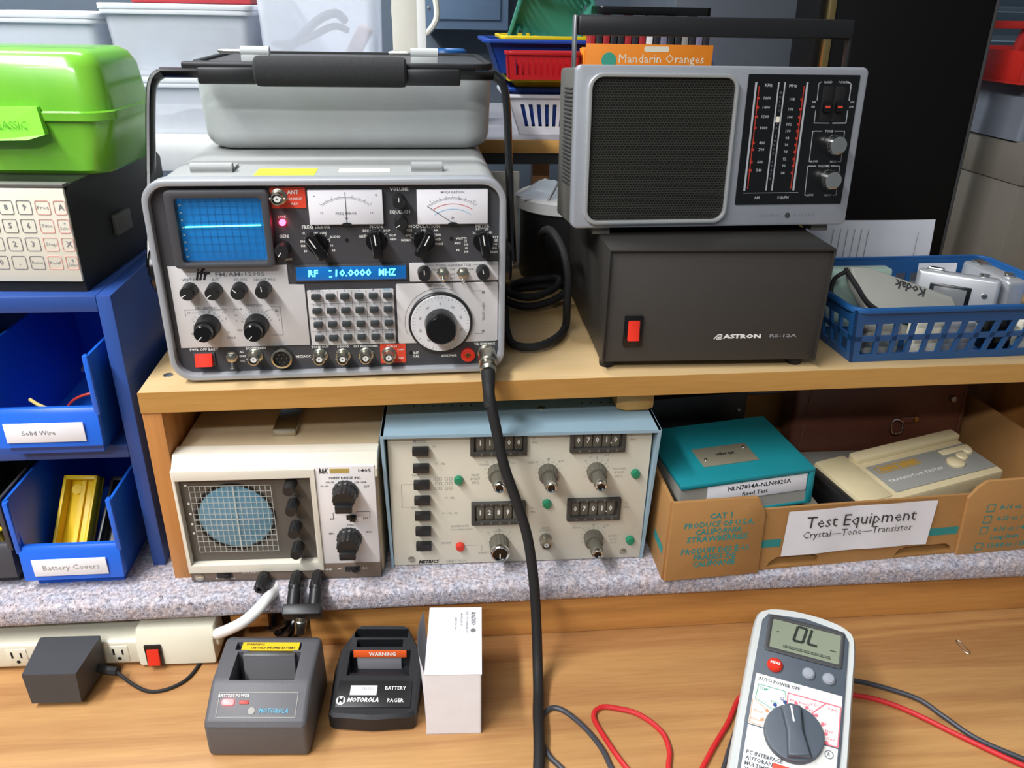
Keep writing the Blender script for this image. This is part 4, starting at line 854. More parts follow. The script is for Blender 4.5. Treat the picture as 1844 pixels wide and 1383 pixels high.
B().box(-62, 0, 0, 58, 30, 112, 2).put('body', 'black_vinyl', t); B().lathe([(3, 0), (2.4, 1.4), (0, 2)], (48, 0, 90), seg=12).put('snap', 'steel', t)
t = thing('crystal_tester', 'beige handheld tester with a grey control face lying in the tray', 'test equipment', (480, 669, 97), 14, -4, -3)
B().box(-80, -38, -11, 92, 36, 44, 4).put('body', 'beige_plastic', t)
B().box(-84, -34, -6, -46, 40, 46, 3).put('side_frame', 'beige_plastic', t); B().at((-88, 0, 22), ry=0).box(-5, -30, -10, 5, 36, 20, 2).put('side_band', 'black_vinyl', t)
fc = B().box(-40, -30, 43.6, 88, 14, 45.2, .5).put('control_face', 'grey_face', t); B().box(-44, 22, 42, 92, 36, 50, 2).put('back_ridge', 'beige_plastic', t)
b = B().lines([(-34, 0), (18, 0), (18, 9), (-34, 9)], 1.4, 45.4, 't', True).bar(-30, 4.5, -8, 4.5, 5, 45.4, 't').bar(-6, 4.5, 16, 4.5, 6, 45.4, 't'); b.put('face_emblem', 'gold_print', fc)
B().text('TRANSISTOR TESTER', 4, 0, -14, 45.4, plane='t', w=70, bold=0).put('face_text', 'white_print', fc)
for x, y, r in ((52, -12, 9), (66, -6, 6), (80, 0, 5)): B().lathe([(r, 0), (r, 2), (r*.8, 3.4), (0, 4)], (x, y, 45), (0, 0, 1), 18).put('button', 'beige_plastic', fc)
B().box(50, 2, 45, 88, 10, 47, 1).put('slider', 'beige_plastic', fc)
tag(B().box(-60, -16, 0, 60, 16, 24, .6).put('booklet', 'grey_face', loc=(440, 736, 88), label=None), 'grey booklet wedged under the leather case', 'booklet')
tag(B().box(-8, -40, 0, 8, 40, 40, .6).put('index_cards', 'cream', loc=(369.5, 652, 76.6)), 'cream index cards standing between the teal case and tester', 'cards')
# ------------------------------------------------------------------ blue basket with cameras
mat('basket_blue', '#1f568f', .4)
t = thing('plastic_basket', 'blue slotted plastic basket holding old cameras beside the power supply', 'basket', (385, 653, 267.3), 2.2)
BW, BD, BH, FL = 212, 132, 55, 12
def flare(x, y, z):
    k = z/BH*FL; return (x + (k if x > BW/2 else -k)*abs(2*x/BW-1), y + (k if y > BD/2 else -k)*abs(2*y/BD-1), z)
def slot_wall(n0, n1, ax):
    b = B(); L_ = n1-n0
    def quad(a0, a1, z0, z1):
        f = (lambda a, z, th: flare(a, th, z)) if ax == 'f' else (lambda a, z, th: flare(th, a, z))
        return f
    return b
def wall_strip(b, a0, a1, z0, z1, side, th=2.4):
    P = []
    for dz in (0, 1):
        q = []
        for a, z in ((a0, z0), (a1, z0), (a1, z1), (a0, z1)):
            if side == 'f': p = flare(a, 0, z); p = (p[0], p[1]+dz*th, p[2])
            if side == 'b': p = flare(a, BD, z); p = (p[0], p[1]-dz*th, p[2])
            if side == 'l': p = flare(0, a, z); p = (p[0]+dz*th, p[1], p[2])
            if side == 'r': p = flare(BW, a, z); p = (p[0]-dz*th, p[1], p[2])
            q.append(p)
        P.append(q)
    b.loft(P)
for side, ln in (('f', BW), ('b', BW), ('l', BD), ('r', BD)):
    b = B()
    for z0, z1 in ((0, 8), (22.5, 28), (41, BH)): wall_strip(b, 0, ln, z0, z1, side)
    n = int((ln-24)/15.7); x = 10
    wall_strip(b, 0, x-1.5, 8, 41, side)
    for i in range(n): wall_strip(b, x+11.2, x+15.7, 8, 41, side); x += 15.7
    wall_strip(b, x, ln, 8, 41, side)
    b.put('wall', 'basket_blue', t, smooth=False)
B().box(0, 0, 0, BW, BD, 2.4).put('bottom', 'basket_blue', t)
c_ = [(-FL-2, -FL-2), (BW+FL+2, -FL-2), (BW+FL+2, BD+FL+2), (-FL-2, BD+FL+2)]
B().ring(rrect(-FL-3, -FL-3, BW+FL+3, BD+FL+3, 16, 5), rrect(-FL+1, -FL+1, BW+FL-1, BD+FL-1, 13, 5), 'z', BH-2, BH+3, .8).put('rim', 'basket_blue', t)
mat('pouch_grey', '#a3a39a', .6); mat('silver_plastic', '#b9bcbf', .3, .5); mat('lcd_off', '#6f7274', .2); mat('mint', '#a9c2b4', .4)
t = thing('camera_pouch', 'grey camera pouch with a black edge and wrist strap in the blue basket', 'pouch', (400, 690, 272), 2.2, 22)
pp = [(4, 74), (24, 73), (112, 42), (117, 34), (112, 24), (100, 4), (40, 2), (22, 30), (8, 58)]
B().prism(pp, 'y', 0, 15, 3, 3).put('shell', 'pouch_grey', t)
B().tube([(3, 7, 72), (8, -2, 56), (22, -3, 36), (50, -3, 22), (90, -3, 12)], (3.4, 2.4), 8, 6).put('zip_edge', 'black_rubber', t)
B().tube([(3, 5, 70), (-12, 2, 62), (-18, -2, 46), (-12, -4, 34), (0, -4, 30)], 2.2, 8, 6).put('wrist_strap', 'black_rubber', t)
B().text('Kodak', 9, 66, 52, -.3, rot=161, w=34, bold=.03).put('brand_text', 'dark_grey', t)
def compact_camera(loc, rz, lean, ry, label):
    t = thing('compact_camera', label, 'camera', loc, rz, lean, ry)
    B().box(-38, 0, 0, 38, 22, 56, 4, 3).put('body', 'silver_plastic', t)
    s = B().box(-24, -1.4, 10, 14, .5, 44, 1).put('screen_frame', 'black_gloss', t); B().box(-20, -1.8, 13, 10, -1.2, 41, .2).put('screen', 'lcd_off', s)
    for z in (14, 26, 38): B().lathe([(3, 0), (2.6, 1.2), (0, 1.4)], (26, 0, z), seg=12).put('button', 'chrome', t)
    B().box(-30, 4, 55, -14, 16, 59, 1.5).put('shutter_button', 'chrome', t); B().lathe([(5, 0), (5, 3), (0, 3.4)], (22, 11, 56), (0, 0, 1), 16).put('mode_dial', 'chrome', t)
compact_camera((518.6, 718, 273.6), -35, 10, 0, 'silver compact camera standing angled beside the grey pouch in the blue basket')
compact_camera((566.5, 748, 269.8), -90, 0, 0, 'silver compact camera standing against the end wall of the blue basket')
tag(B().box(-30, -8, 0, 40, 8, 62, 3).put('plastic_box', 'mint', loc=(419, 743, 270)), 'pale green plastic box at the back of the blue basket', 'box')
for i, (x, y, z, w_, m_) in enumerate(((420, 672, 270, 34, 'pouch_grey'), (462, 668, 270, 26, 'cream'), (496, 672, 270, 30, 'silver_plastic'), (538, 672, 270, 26, 'black_gloss'), (572, 677, 270, 20, 'cream'))):
    o = B().box(-w_/2, -7, 0, w_/2, 9, 30+3*(i % 2), 2).put('memory_card_box' , m_, loc=(x, y, z)); tag(o, ('worn grey', 'cream', 'shiny silver', 'glossy black', 'small cream')[i]+' little box on the floor of the blue basket', 'box')
b = B().grid(lambda u, v: (-74+148*u, 6*v*v-2*math.sin(3*u), 92*v), 8, 6); o = b.put('paper_sheet', 'paper', loc=(478, 822, 267.5)); tag(o, 'large printed paper sheet standing behind the blue basket', 'paper')
b = B()
for i in range(6): b.bar(-46+8*i, 40-2*(i % 3), -46+8*i, 84, .8, -3)
for z in (62, 80): b.bar(52, z-18, 52, z, .7, -3)
b.put('printing', 'tan_print', o)
b = B().grid(lambda u, v: (-22+44*u, 5*v, 52*v), 4, 4); o = b.put('paper_card', 'paper', loc=(540, 782, 270)); tag(o, 'small white card sticking up at the back of the blue basket', 'card')
B().text('IMAGE', 4, 4, 36, 1, bold=0, rot=90).put('printing', 'tan_print', o)
# ------------------------------------------------------------------ power strip, adapter, cords
mat('strip_cream', '#dcd9c4', .4, var=.03); mat('wart_grey', '#3e4044', .5, bump=.2, bscale=1500)
t = thing('power_strip', 'cream power strip with a red lit switch under the carpet edge', 'power strip', (-320, 606, 0), -1.5)
B().box(-300, -15, 3.8, 107, 15, 31, 3, 3).put('body', 'strip_cream', t)
for x in (-280, -100, 60): B().lathe([(5, 0), (5.6, 4.6)], (x, 4, 0), (0, 0, 1), 12).put('foot', 'black_rubber', t)
B().prism([(-17, 3.8), (-17, 30), (-11, 42), (12, 42), (16, 38), (16, 3.8)], 'x', 37, 107.5, 2.5).put('switch_housing', 'strip_cream', t)
sf = B().box(45, -19, 5, 60, -16, 28, .6).put('switch_frame', 'black_gloss', t); B().prism([(-22, 7), (-18, 6), (-18, 24), (-20, 24)], 'x', 47, 58, .6).put('rocker', 'red_plastic', sf)
for x in (20, -70): 
    s = B().box(x-9, -15.6, 8, x+9, -14.6, 26, .4).put('outlet', 'strip_cream', t)
    B().box(x-5, -15.9, 16, x-3.4, -15, 23).box(x+3, -15.9, 16, x+4.4, -15, 22).cyl((x, -15.9, 11.5), (x, -15, 11.5), 1.8, seg=10).put('slots', 'dark_hole', s)  # dark inlays on the outlet face stand in for shade inside its slots
B().lathe([(9, 0), (9, 3), (6, 5)], (107, -3, 24), (1, 0, 0), 18).put('cord_collar', 'strip_cream', t)
B().tube(rel([(-218, 604, 25), (-205, 592, 37), (-180, 581, 58), (-165, 582, 72), (-158, 592, 76), (-156, 606, 70), (-157, 620, 68), (-158, 640, 68)], (-320, 606, 0)), 5.2, 12, 8).put('power_cord', 'white_plastic', t)
t = thing('power_adapter', 'dark grey plug-in power adapter hanging from the power strip', 'power adapter', (-337, 591.6, 22), -2)
B().loft([[(-22, -46, -16), (20, -46, -16), (22, -46, 17), (-23, -46, 17)], [(-26, -3, -18), (24, -3, -18), (26, -3, 19), (-27, -3, 19)], [(-24, 0, -16), (22, 0, -16), (24, 0, 17), (-25, 0, 17)]]).put('body', 'wart_grey', t, smooth=False)
B().tube([(24, -14, -8), (34, -16, -10), (42, -18, -9)], 4, 8, 4).put('strain_relief', 'black_rubber', t)
B().tube([(40, -18, -9), (56, -26, -17), (72, -32, -20.3), (88, -30, -20.3), (102, -18, -20.3), (108, 4, -20.3), (110, 30, -20.3), (112, 60, -20.3)], 1.6, 8, 6).put('cord', 'black_rubber', t)
b = B().tube(rel([(-176, 640, 10), (-168, 612, 18), (-150, 598, 34), (-143, 600, 44), (-150, 610, 44), (-150, 612, 24), (-165, 596, 6)], (-150, 605, 0)), 2.4, 8, 8); b.tube(rel([(-170, 640, 8), (-160, 606, 16), (-146, 594, 30), (-140, 600, 40), (-141, 612, 30), (-150, 600, 8)], (-150, 605, 0)), 2.4, 8, 8)
tag(b.put('charger_cord', 'black_gloss', loc=(-150, 605, 0)), 'looped black charger cord tucked under the carpet edge', 'cord')
# ------------------------------------------------------------------ chargers
mat('charger_grey', '#57575a', .5, bump=.15, bscale=1200); mat('charger_inner', '#6a6a6c', .5); mat('charger_black', '#1b1c1f', .4, bump=.08, bscale=1200); mat('warn_yellow', '#e0bb18', .5); mat('warn_orange', '#dd5a22', .5); mat('logo_blue', '#3b93b0', .5)
t = thing('radio_charger', 'grey single-pocket radio battery charger with a lit red lamp', 'charger', (-155, 480.5, 0), -4.5)
cp = [(0, 0), (0, 34), (2, 37), (24, 51), (29, 54), (72, 60), (77, 57), (80, 0)]
b = B(); b.loft([[(-41*k(y, z), y, z) if False else (s_, y, z) for y, z in cp] for s_, k in ((-41.5, None), (41.5, None))])
bm2 = b.bm; bmesh.ops.bevel(bm2, geom=bm2.edges[:], offset=4, segments=3, affect='EDGES', profile=.5)
bd = b.put('body', 'charger_grey', t)
cut(bd, [B().box(-27, 30, 26, 27, 58, 90), B().box(-18, 57, 40, 20, 60, 90), B().box(-30, 60, 53, 26, 68, 90)])
B().box(-26, 31, 26, 26, 42, 42, .6).put('pocket_ledge', 'charger_inner', t); B().prism([(50, 30), (57.5, 30), (57.5, 57), (54, 57)], 'x', -22, 22, .4).put('contact_plate', 'charger_inner', t)
B().box(-22, 54, 56.2, 22, 59, 57.8, .4).put('pocket_edge', 'steel', t)
w_ = B().at((0, 64, 58), rx=8).box(-25, -4.4, 0, 24, 4.4, .7).put('warning_label', 'warn_yellow', t); b = B().at((0, 64, 58), rx=8); b.text('WARNING', 2.6, -14, 1.6, .9, plane='t').text('USE ONLY SPECIFIED BATTERY', 2.4, 2, -2, .9, plane='t', w=38, bold=.03); b.put('label_text', 'black_print', w_)
a = math.degrees(math.atan2(14, 22))
def slope(): return B().at((0, 13, 44.15), rx=a)
k = slope().lines([(-32, -9.5), (32, -9.5), (32, 9.5), (-32, 9.5)], .5, .25, 't', True); k.put('panel_border', 'tan_print', t)
b = slope().text('BATTERY', 2.6, -26, 7, .3, plane='t').text('POWER', 2.6, -13, 7, .3, plane='t'); b.put('panel_text', 'white_print', t)
slope().text('MOTOROLA', 4, 14, -4.6, .3, plane='t', w=24, shear=.2, bold=.03).put('maker_name', 'logo_blue', t)
slope().prism(circ(-4, -4.6, 2.8, 18), 'z', 0, .4).put('maker_badge', 'tan_print', t)
mat('led_red2', '#ff4040', .4, emit='#ff4a4a', es=6)
slope().prism(rrect(-29, -.5, -19, 4.5, 2.2), 'z', -.2, 1.6, .5).put('lamp', 'led_red2', t, label='lit red lamp'); slope().prism(rrect(-15, .5, -7, 3.5, 1), 'z', -.2, .5, .2).put('lamp_off', 'red_mark', t)
t = thing('pager_charger', 'low black desktop pager charger with an orange warning label', 'charger', (-63.6, 500, 0), -4.5)
def outline(k, z, dy=0):
    P = [(-37, 3), (-33, 0), (0, -2.5), (33, 0), (37, 3), (38.5, 44), (36, 62), (27, 78), (24, 83), (20, 85), (-20, 85), (-24, 83), (-27, 78), (-36, 62), (-38.5, 44)]
    return [(x*k, (y-46)*k+46, z if not callable(z) else z(y)) for x, y in P]
zt = lambda y: 18+max(0, y)*.23 if y < 60 else 32+(y-60)*.34
b = B().loft([outline(.97, 0), outline(1, 2), outline(1, lambda y: zt(y)-3), outline(.95, zt)]); bd = b.put('body', 'charger_black', t, ang=30)
cut(bd, [B().box(-27, 36, 14, 28, 60, 90), B().box(-22, 63, 20, 20, 70, 90), B().box(-25, 72, 28, 24, 80, 90)])
B().box(-27, 37, 14, 27, 43, 23, .8).put('pocket_ledge', 'charger_black', t)
sl = lambda: B().at((0, 62, 30), rx=60)
B().at((0, 58.6, 21), rx=80).box(-21, -8, 0, 19, 6, 1, .2).put('label_plate', 'grey_print', t)
wl = B().at((0, 58.6, 23.4), rx=80).box(-24, 3, .8, 24, 10, 1.8, .2).put('warning_label', 'warn_orange', t); B().at((0, 58.6, 23.4), rx=80).text('WARNING', 4, 2, 6.5, 2, plane='t', bold=.03).put('label_text', 'white_print', wl)
a2 = 13
pb = lambda: B().at((0, 18, 22.6), rx=a2)
B().at((0, 18, 22.4), rx=a2).box(-32, -12, -1, 32, 13, .5, .3).put('front_panel', 'black_plastic', t)
b = pb().text('MOTOROLA', 4.2, -9, -5.6, .7, plane='t', w=27, shear=.25, bold=.05).text('BATTERY', 4, 18, 5.5, .7, plane='t', w=18).text('PAGER', 4, 19, -6, .7, plane='t', w=14).prism(circ(-28, -6, 4, 20), 'z', .4, .7); b.put('panel_text', 'white_print', t)
pb().text('M', 5, -28, -6, .85, plane='t', bold=.04).put('badge_letter', 'black_print', t)
st = pb().box(-21, -1, .4, 2, 8, .9).put('paper_sticker', 'paper', t); pb().text('TESTED', 2.4, -6, 5, 1.05, plane='t').put('sticker_text', 'grey_print', st)
# white carton
t = thing('white_carton', 'small white cardboard carton with an open side flap beside the pager charger', 'box', (5.5, 490.8, 0), -3.2)
for n_, q in (('front_panel', (-23.2, 0, 0, 23.2, .8, 67.4)), ('back_panel', (-23.2, 80, 0, 23.2, 80.8, 67.4)), ('top_panel', (-23.2, 0, 67, 24, 81, 67.8)), ('side_panel', (22.6, 0, 0, 23.4, 80.6, 67.4)), ('bottom_panel', (-23, 0, 0, 23, 80, .8))): B().box(*q).put(n_, 'paper', t)
B().grid(lambda u, v: (-23.2-9*math.sin(math.pi*u*.8)*(.35+.65*v), 2+76*u, 1+66*v), 10, 4).put('side_flap', 'paper', t)
b = B().text('RADIO', 4.4, 16.5, 66, 67.95, plane='t', rot=-90, shear=.2, bold=.04).text('DESK TOP CHARGER KIT', 2, 11, 62, 67.95, plane='t', rot=-90).text('MODEL NO. 4', 2, 6, 65, 67.95, plane='t', rot=-90).text('MADE IN USA', 2, 1, 60, 67.95, plane='t', rot=-90).prism(circ(16.5, 51, 2.4, 14), 'z', 67.8, 67.95); b.put('printing', 'grey_print', t)
# ------------------------------------------------------------------ multimeter
mat('meter_case', '#bcbfbc', .45); mat('meter_slate', '#4b535c', .5); mat('lcd_green', '#7f8672', .3, var=.03); mat('lcd_ink', '#23271f', .5); mat('plate_cream', '#e2e0da', .5, var=.02); mat('pink_line', '#dd6a78', .6); mat('orange_line', '#e2926a', .6); mat('green_line', '#4d9a80', .6); mat('navy_print', '#26407c', .6)
t = thing('multimeter', 'grey and white digital multimeter reading OL, propped up on the bench', 'multimeter', (310.9-3, 509.5-.0, 92), -26.57)
t.rotation_euler = (Matrix.Rotation(R(-26.57), 4, 'Z') @ Matrix.Rotation(R(21.37), 4, 'X')).to_euler(); t.location = (.3109, .5095, .092)
def mo(k, z): 
    P = catmull([(-42*k, -178, 0), (-43*k, -150, 0), (-42*k, -60, 0), (-41*k, -14, 0), (-34*k, -3, 0), (-18*k, 1.5, 0), (0, 2.5, 0), (18*k, 1.5, 0), (34*k, -3, 0), (41*k, -14, 0), (42*k, -60, 0), (43*k, -150, 0), (42*k, -178, 0)], 4)
    return [(p.x, p.y, z) for p in P]
B().loft([mo(.93, -28), mo(1, -24), mo(1, -3), mo(.96, 0)]).put('holster', 'meter_case', t, ang=45)
for i in range(5): B().box(-12+6*i, -.5, -26, -9+6*i, 3.6, -4, .8).put('grip_rib', 'meter_case', t)
ins = lambda k: [(-35*k, -172), (-36*k, -100), (-35*k, -14), (-31*k, -7), (0, -3), (31*k, -7), (35*k, -14), (36*k, -100), (35*k, -172)]
B().prism(ins(1), 'z', -1, 2.4, 1).put('face', 'meter_slate', t)
fr = B().ring(rrect(-30, -41.5, 31.5, -7.5, 3), rrect(-26.4, -37.8, 28.6, -11, 1.5), 'z', 2, 3.6, .6).put('display_frame', 'dark_grey', t)
B().box(-27, -38.2, 2.2, 29, -10.6, 2.7).put('display', 'lcd_green', fr)
b = B()
def seg7(x, y, s, on):
    w_, h_ = 5*s, 9*s; k = .16
    S = {'a': ((0, h_), (w_, h_)), 'b': ((w_, h_), (w_, h_/2)), 'c': ((w_, h_/2), (w_, 0)), 'd': ((0, 0), (w_, 0)), 'e': ((0, h_/2), (0, 0)), 'f': ((0, h_), (0, h_/2)), 'g': ((0, h_/2), (w_, h_/2))}
    for c in on:
        (p, q), (r_, s_) = S[c]; b.bar(x+p+q*k, y+q, x+r_+s_*k, y+s_, 1.5*s, 2.85, 't')
seg7(-8, -26.4, 1.5, 'abcdef'); seg7(3.4, -26.4, 1.5, 'def'); b.bar(-22, -22, -20, -22, .8, 2.85, 't'); b.bar(21, -27, 26, -27, .8, 2.85, 't')
for i in range(34): b.bar(-15+1.1*i, -34, -15+1.1*i, -32.4, .5, 2.85, 't')
b.bar(-16, -34.6, 22.5, -34.6, .6, 2.85, 't'); b.put('digits', 'lcd_ink', fr)
B().lathe([(6.2, 0), (6.2, 1.6), (4.5, 3.4), (0, 4)], (-19.6, -52.8, 2.2), (0, 0, 1), 20).put('button', 'lens_red', t, label='red round button')
B().text('MEAS', 2.6, -19.6, -52.4, 6.4, plane='t').put('button_text', 'white_print', t)
mat('button_grey', '#8f949b', .35)
for x in (6.8, 22.4): B().lathe([(5, 0), (5, 1.6), (3.6, 3.2), (0, 3.8)], (x, -52.3, 2.2), (0, 0, 1), 18).put('button', 'button_grey', t)
fp = B().box(-33, -170, 2.2, 33.8, -63.6, 2.8, .2).put('scale_plate', 'plate_cream', t)
b = B().text('AUTO POWER OFF', 3, -30.6, -67.6, 3, 'l', plane='t', bold=.03)
for i, s_ in enumerate(('PC INTERFACE', 'AUTORANGING', 'MULTIMETER', '22-812')): b.text(s_, 3.3, -31, -128.6-4.4*i, 3, 'l', plane='t', bold=.03)
b.lines([(-33, -107), (-21, -107)], .9, 3, 't').lines([(21, -106), (33.8, -106)], .9, 3, 't').arc(27.8, -112.4, 3, 0, 360, .6, 3, 18, plane='t').text('R', 3, 27.8, -112.4, 3, plane='t'); b.put('lettering', 'meter_slate', fp)
b = B().lines([(-29.8, -72.6), (-9.2, -72.6), (-6.8, -83), (-17, -90), (-30.6, -85)], .6, 3, 't', True).text('TEMP', 2.4, -25, -75.6, 3, plane='t').text('400m', 2.4, -16, -84, 3, plane='t'); b.put('green_scale', 'green_line', fp)
b = B().lines([(-6.2, -84), (-6.8, -73.2), (33, -73), (33.4, -105), (22, -105.4)], 1, 3, 't').lines([(22, -73.2), (12.5, -84.5), (15, -86)], 1, 3, 't')
for s_, x, y in (('40m', -2.6, -78.4), ('400mV', 6, -78.6), ('V DC', 14, -77), ('4V', 11.6, -82.6), ('V AC', 27, -77), ('40V', 22, -89.6), ('400V', 26, -95), ('750V', 27.6, -100.8)): b.text(s_, 2.4, x, y, 3, plane='t')
for a in (92, 72, 52, 33, 16, 0): b.prism(circ(1+24.2*math.cos(R(a)), -104+24.2*math.sin(R(a)), 1.5, 10), 'z', 2.7, 3)
b.put('red_scale', 'pink_line', fp)
b = B().lines([(-32.4, -86), (-32.4, -105.6), (-23, -105.6)], .6, 3, 't').lines([(-31, -86), (-19, -93)], .6, 3, 't').text('40mA', 2.4, -27, -95, 3, plane='t').text('400mA', 2.4, -28, -102, 3, plane='t')
for a in (152, 172): b.prism(circ(1+24.2*math.cos(R(a)), -104+24.2*math.sin(R(a)), 1.5, 10), 'z', 2.7, 3)
b.put('orange_scale', 'orange_line', fp)
b = B()
for a in (112, 132): b.prism(circ(1+24.2*math.cos(R(a)), -104+24.2*math.sin(R(a)), 1.6, 10), 'z', 2.7, 3)
b.text('Ω', 3, -10.5, -79.6, 3, plane='t'); b.put('navy_scale', 'navy_print', fp)
B().box(-11, -140, 2.7, 20, -131, 3.1, .1).put('red_strip', 'red_label', fp)
kb = B().lathe([(22.4, 0), (22.4, 3), (21.6, 5), (20.4, 5.4), (0, 5.4)], (0, 0, 0), (0, 0, 1), 40).put('range_knob', 'meter_slate', t, loc=(1, -105.4, 2.6))
B().at((0, 0, 0), rz=16).prism([(-8.5, -19.5), (8.5, -19.5), (6, 0), (7.5, 19), (0, 21), (-7.5, 19), (-6, 0)], 'z', 4, 11, 2, 3).put('grip', 'meter_slate', kb)
B().at((0, 0, 11.1), rz=16).bar(0, 6, 0, 18.5, 1.3, .05, 't').put('pointer_line', 'white_print', kb)
st = B().box(-30, -60, -74, 30, -57, -26, 1).put('tilt_stand', 'meter_case', t)
# leads
mat('lead_red', '#c4262a', .4); mat('lead_grey', '#3a3c42', .45)
o_ = (300, 480, 3)
b = B().tube(rel([(520, 385, 2.4), (480, 416, 2.4), (461, 432, 2.4), (437, 455, 2.4), (411, 480, 3), (387, 495, 4), (360, 503, 5), (320, 512, 5), (280, 515, 4), (263, 507, 3), (244, 482, 2.4), (223, 458, 2.4), (200, 430, 2.4), (185, 415, 6.5), (179, 437, 3), (185, 458, 2.4), (183, 478, 2.4), (168, 497, 2.4), (150, 505, 2.4), (136, 507, 2.4), (128, 497, 2.4), (134, 473, 2.4), (147, 440, 2.4), (170, 400, 2.4), (200, 350, 2.4), (240, 300, 2.4)], o_), 2.3, 10, 7); tag(b.put('test_lead', 'lead_red', loc=o_), 'thin red test lead looping on the bench beside the multimeter', 'cable')
b = B().tube(rel([(520, 396, 2.4), (483, 423, 2.4), (453, 448, 2.4), (438, 473, 2.4), (425, 494, 3), (397, 510, 4), (370, 517, 7), (320, 524, 11), (286, 521, 11), (259, 489, 2.6), (238, 458, 2.4), (220, 430, 2.4), (192, 393, 8.5), (158, 398, 9), (136, 436, 2.6), (129, 463, 2.4), (119, 485, 2.4), (105, 504, 2.4), (94, 510, 2.4), (86, 505, 2.4), (80, 494, 2.4), (79, 480, 2.4), (81, 468, 2.4), (85, 458, 2.4), (92, 448, 2.4), (110, 420, 2.4), (140, 370, 2.4)], o_), 2.3, 10, 7); tag(b.put('test_lead', 'lead_grey', loc=o_), 'thin dark grey test lead looping beside the red one on the bench', 'cable')
b = B().tube([(-3, 8, .5), (-2, -7, .5), (2, -7, .5), (1, 8, .5)], .5, 6, 4, closed=True); tag(b.put('wire_staple', 'steel', loc=(509, 555, 0)), 'tiny bent wire staple lying on the bare bench', 'staple')
# ------------------------------------------------------------------ black mains cord behind the monitor
b = B().tube(rel([(72, 800, 274), (68, 730, 274), (72, 696, 274), (92, 690, 274), (114, 710, 274), (128, 740, 275), (127, 732, 300), (127, 735, 330), (122, 746, 354), (113, 775, 364), (112, 830, 340), (126, 866, 292)], (89, 720, 270)), 4, 10, 8); tag(b.put('mains_cord', 'black_rubber', loc=(89, 720, 270)), 'thick black mains cord curving between the monitor and power supply', 'cord')
b = B().tube([(0, 0, 0), (34, 10, 6), (44, 30, 12), (20, 44, 8), (-16, 36, 6), (-24, 12, 4)], 4, 10, 6, closed=True).tube([(4, 2, 10), (30, 14, 16), (36, 34, 20), (14, 44, 16), (-14, 34, 14), (-20, 12, 12)], 4, 10, 6, closed=True); tag(b.put('cord_coil', 'black_rubber', loc=(97, 800, 274.5)), 'coiled black cable lying on the shelf behind the radio', 'cable')
# ------------------------------------------------------------------ canister, crumpled bag, whip behind
mat('plastic_bag', '#c9d3dc', .35); mat('panel_grey', '#7d93a8', .5, var=.05); mat('grey_laminate', '#8b8a90', .5); mat('ivory', '#d6d3c6', .5)
t = thing('canister', 'black canister with a flat white lid standing behind the radio', 'canister', (162, 945, 267.2))
B().lathe([(58, 0), (60, 4), (60, 82), (58, 84)], (0, 0, 0), (0, 0, 1), 36).put('body', 'black_plastic', t); B().lathe([(62, 82), (65, 84), (65, 96), (62, 98), (0, 98)], (0, 0, 0), (0, 0, 1), 40).put('lid', 'white_plastic', t)
rg = random.Random(5)
b = B().grid(lambda u, v: (-42+84*u+6*math.sin(9*v), -26+52*v, 15*math.sin(math.pi*u)*math.sin(math.pi*v)+5*math.sin(11*u+7*v)*math.sin(math.pi*u)*math.sin(math.pi*v)), 12, 10); tag(b.put('plastic_bag', 'plastic_bag', loc=(142, 935, 365)), 'crumpled clear plastic bag lying on the canister lid', 'bag')
b = B().lathe([(1.6, 0), (1.6, 30), (1.2, 31), (1.2, 80), (2.2, 81), (2.2, 84), (0, 85)], (0, 0, 0), (.5, .3, .8), 8); tag(b.put('whip_antenna', 'chrome', loc=(128, 900, 364)), 'thin chrome whip antenna leaning up from the canister', 'antenna')
tag(B().at((0, 0, 0), rx=-4).box(-26, -4, 0, 30, 2, 116, 1).put('leaning_board', 'ivory', loc=(74, 978, 267.2)), 'ivory board leaning under the back shelf', 'board')
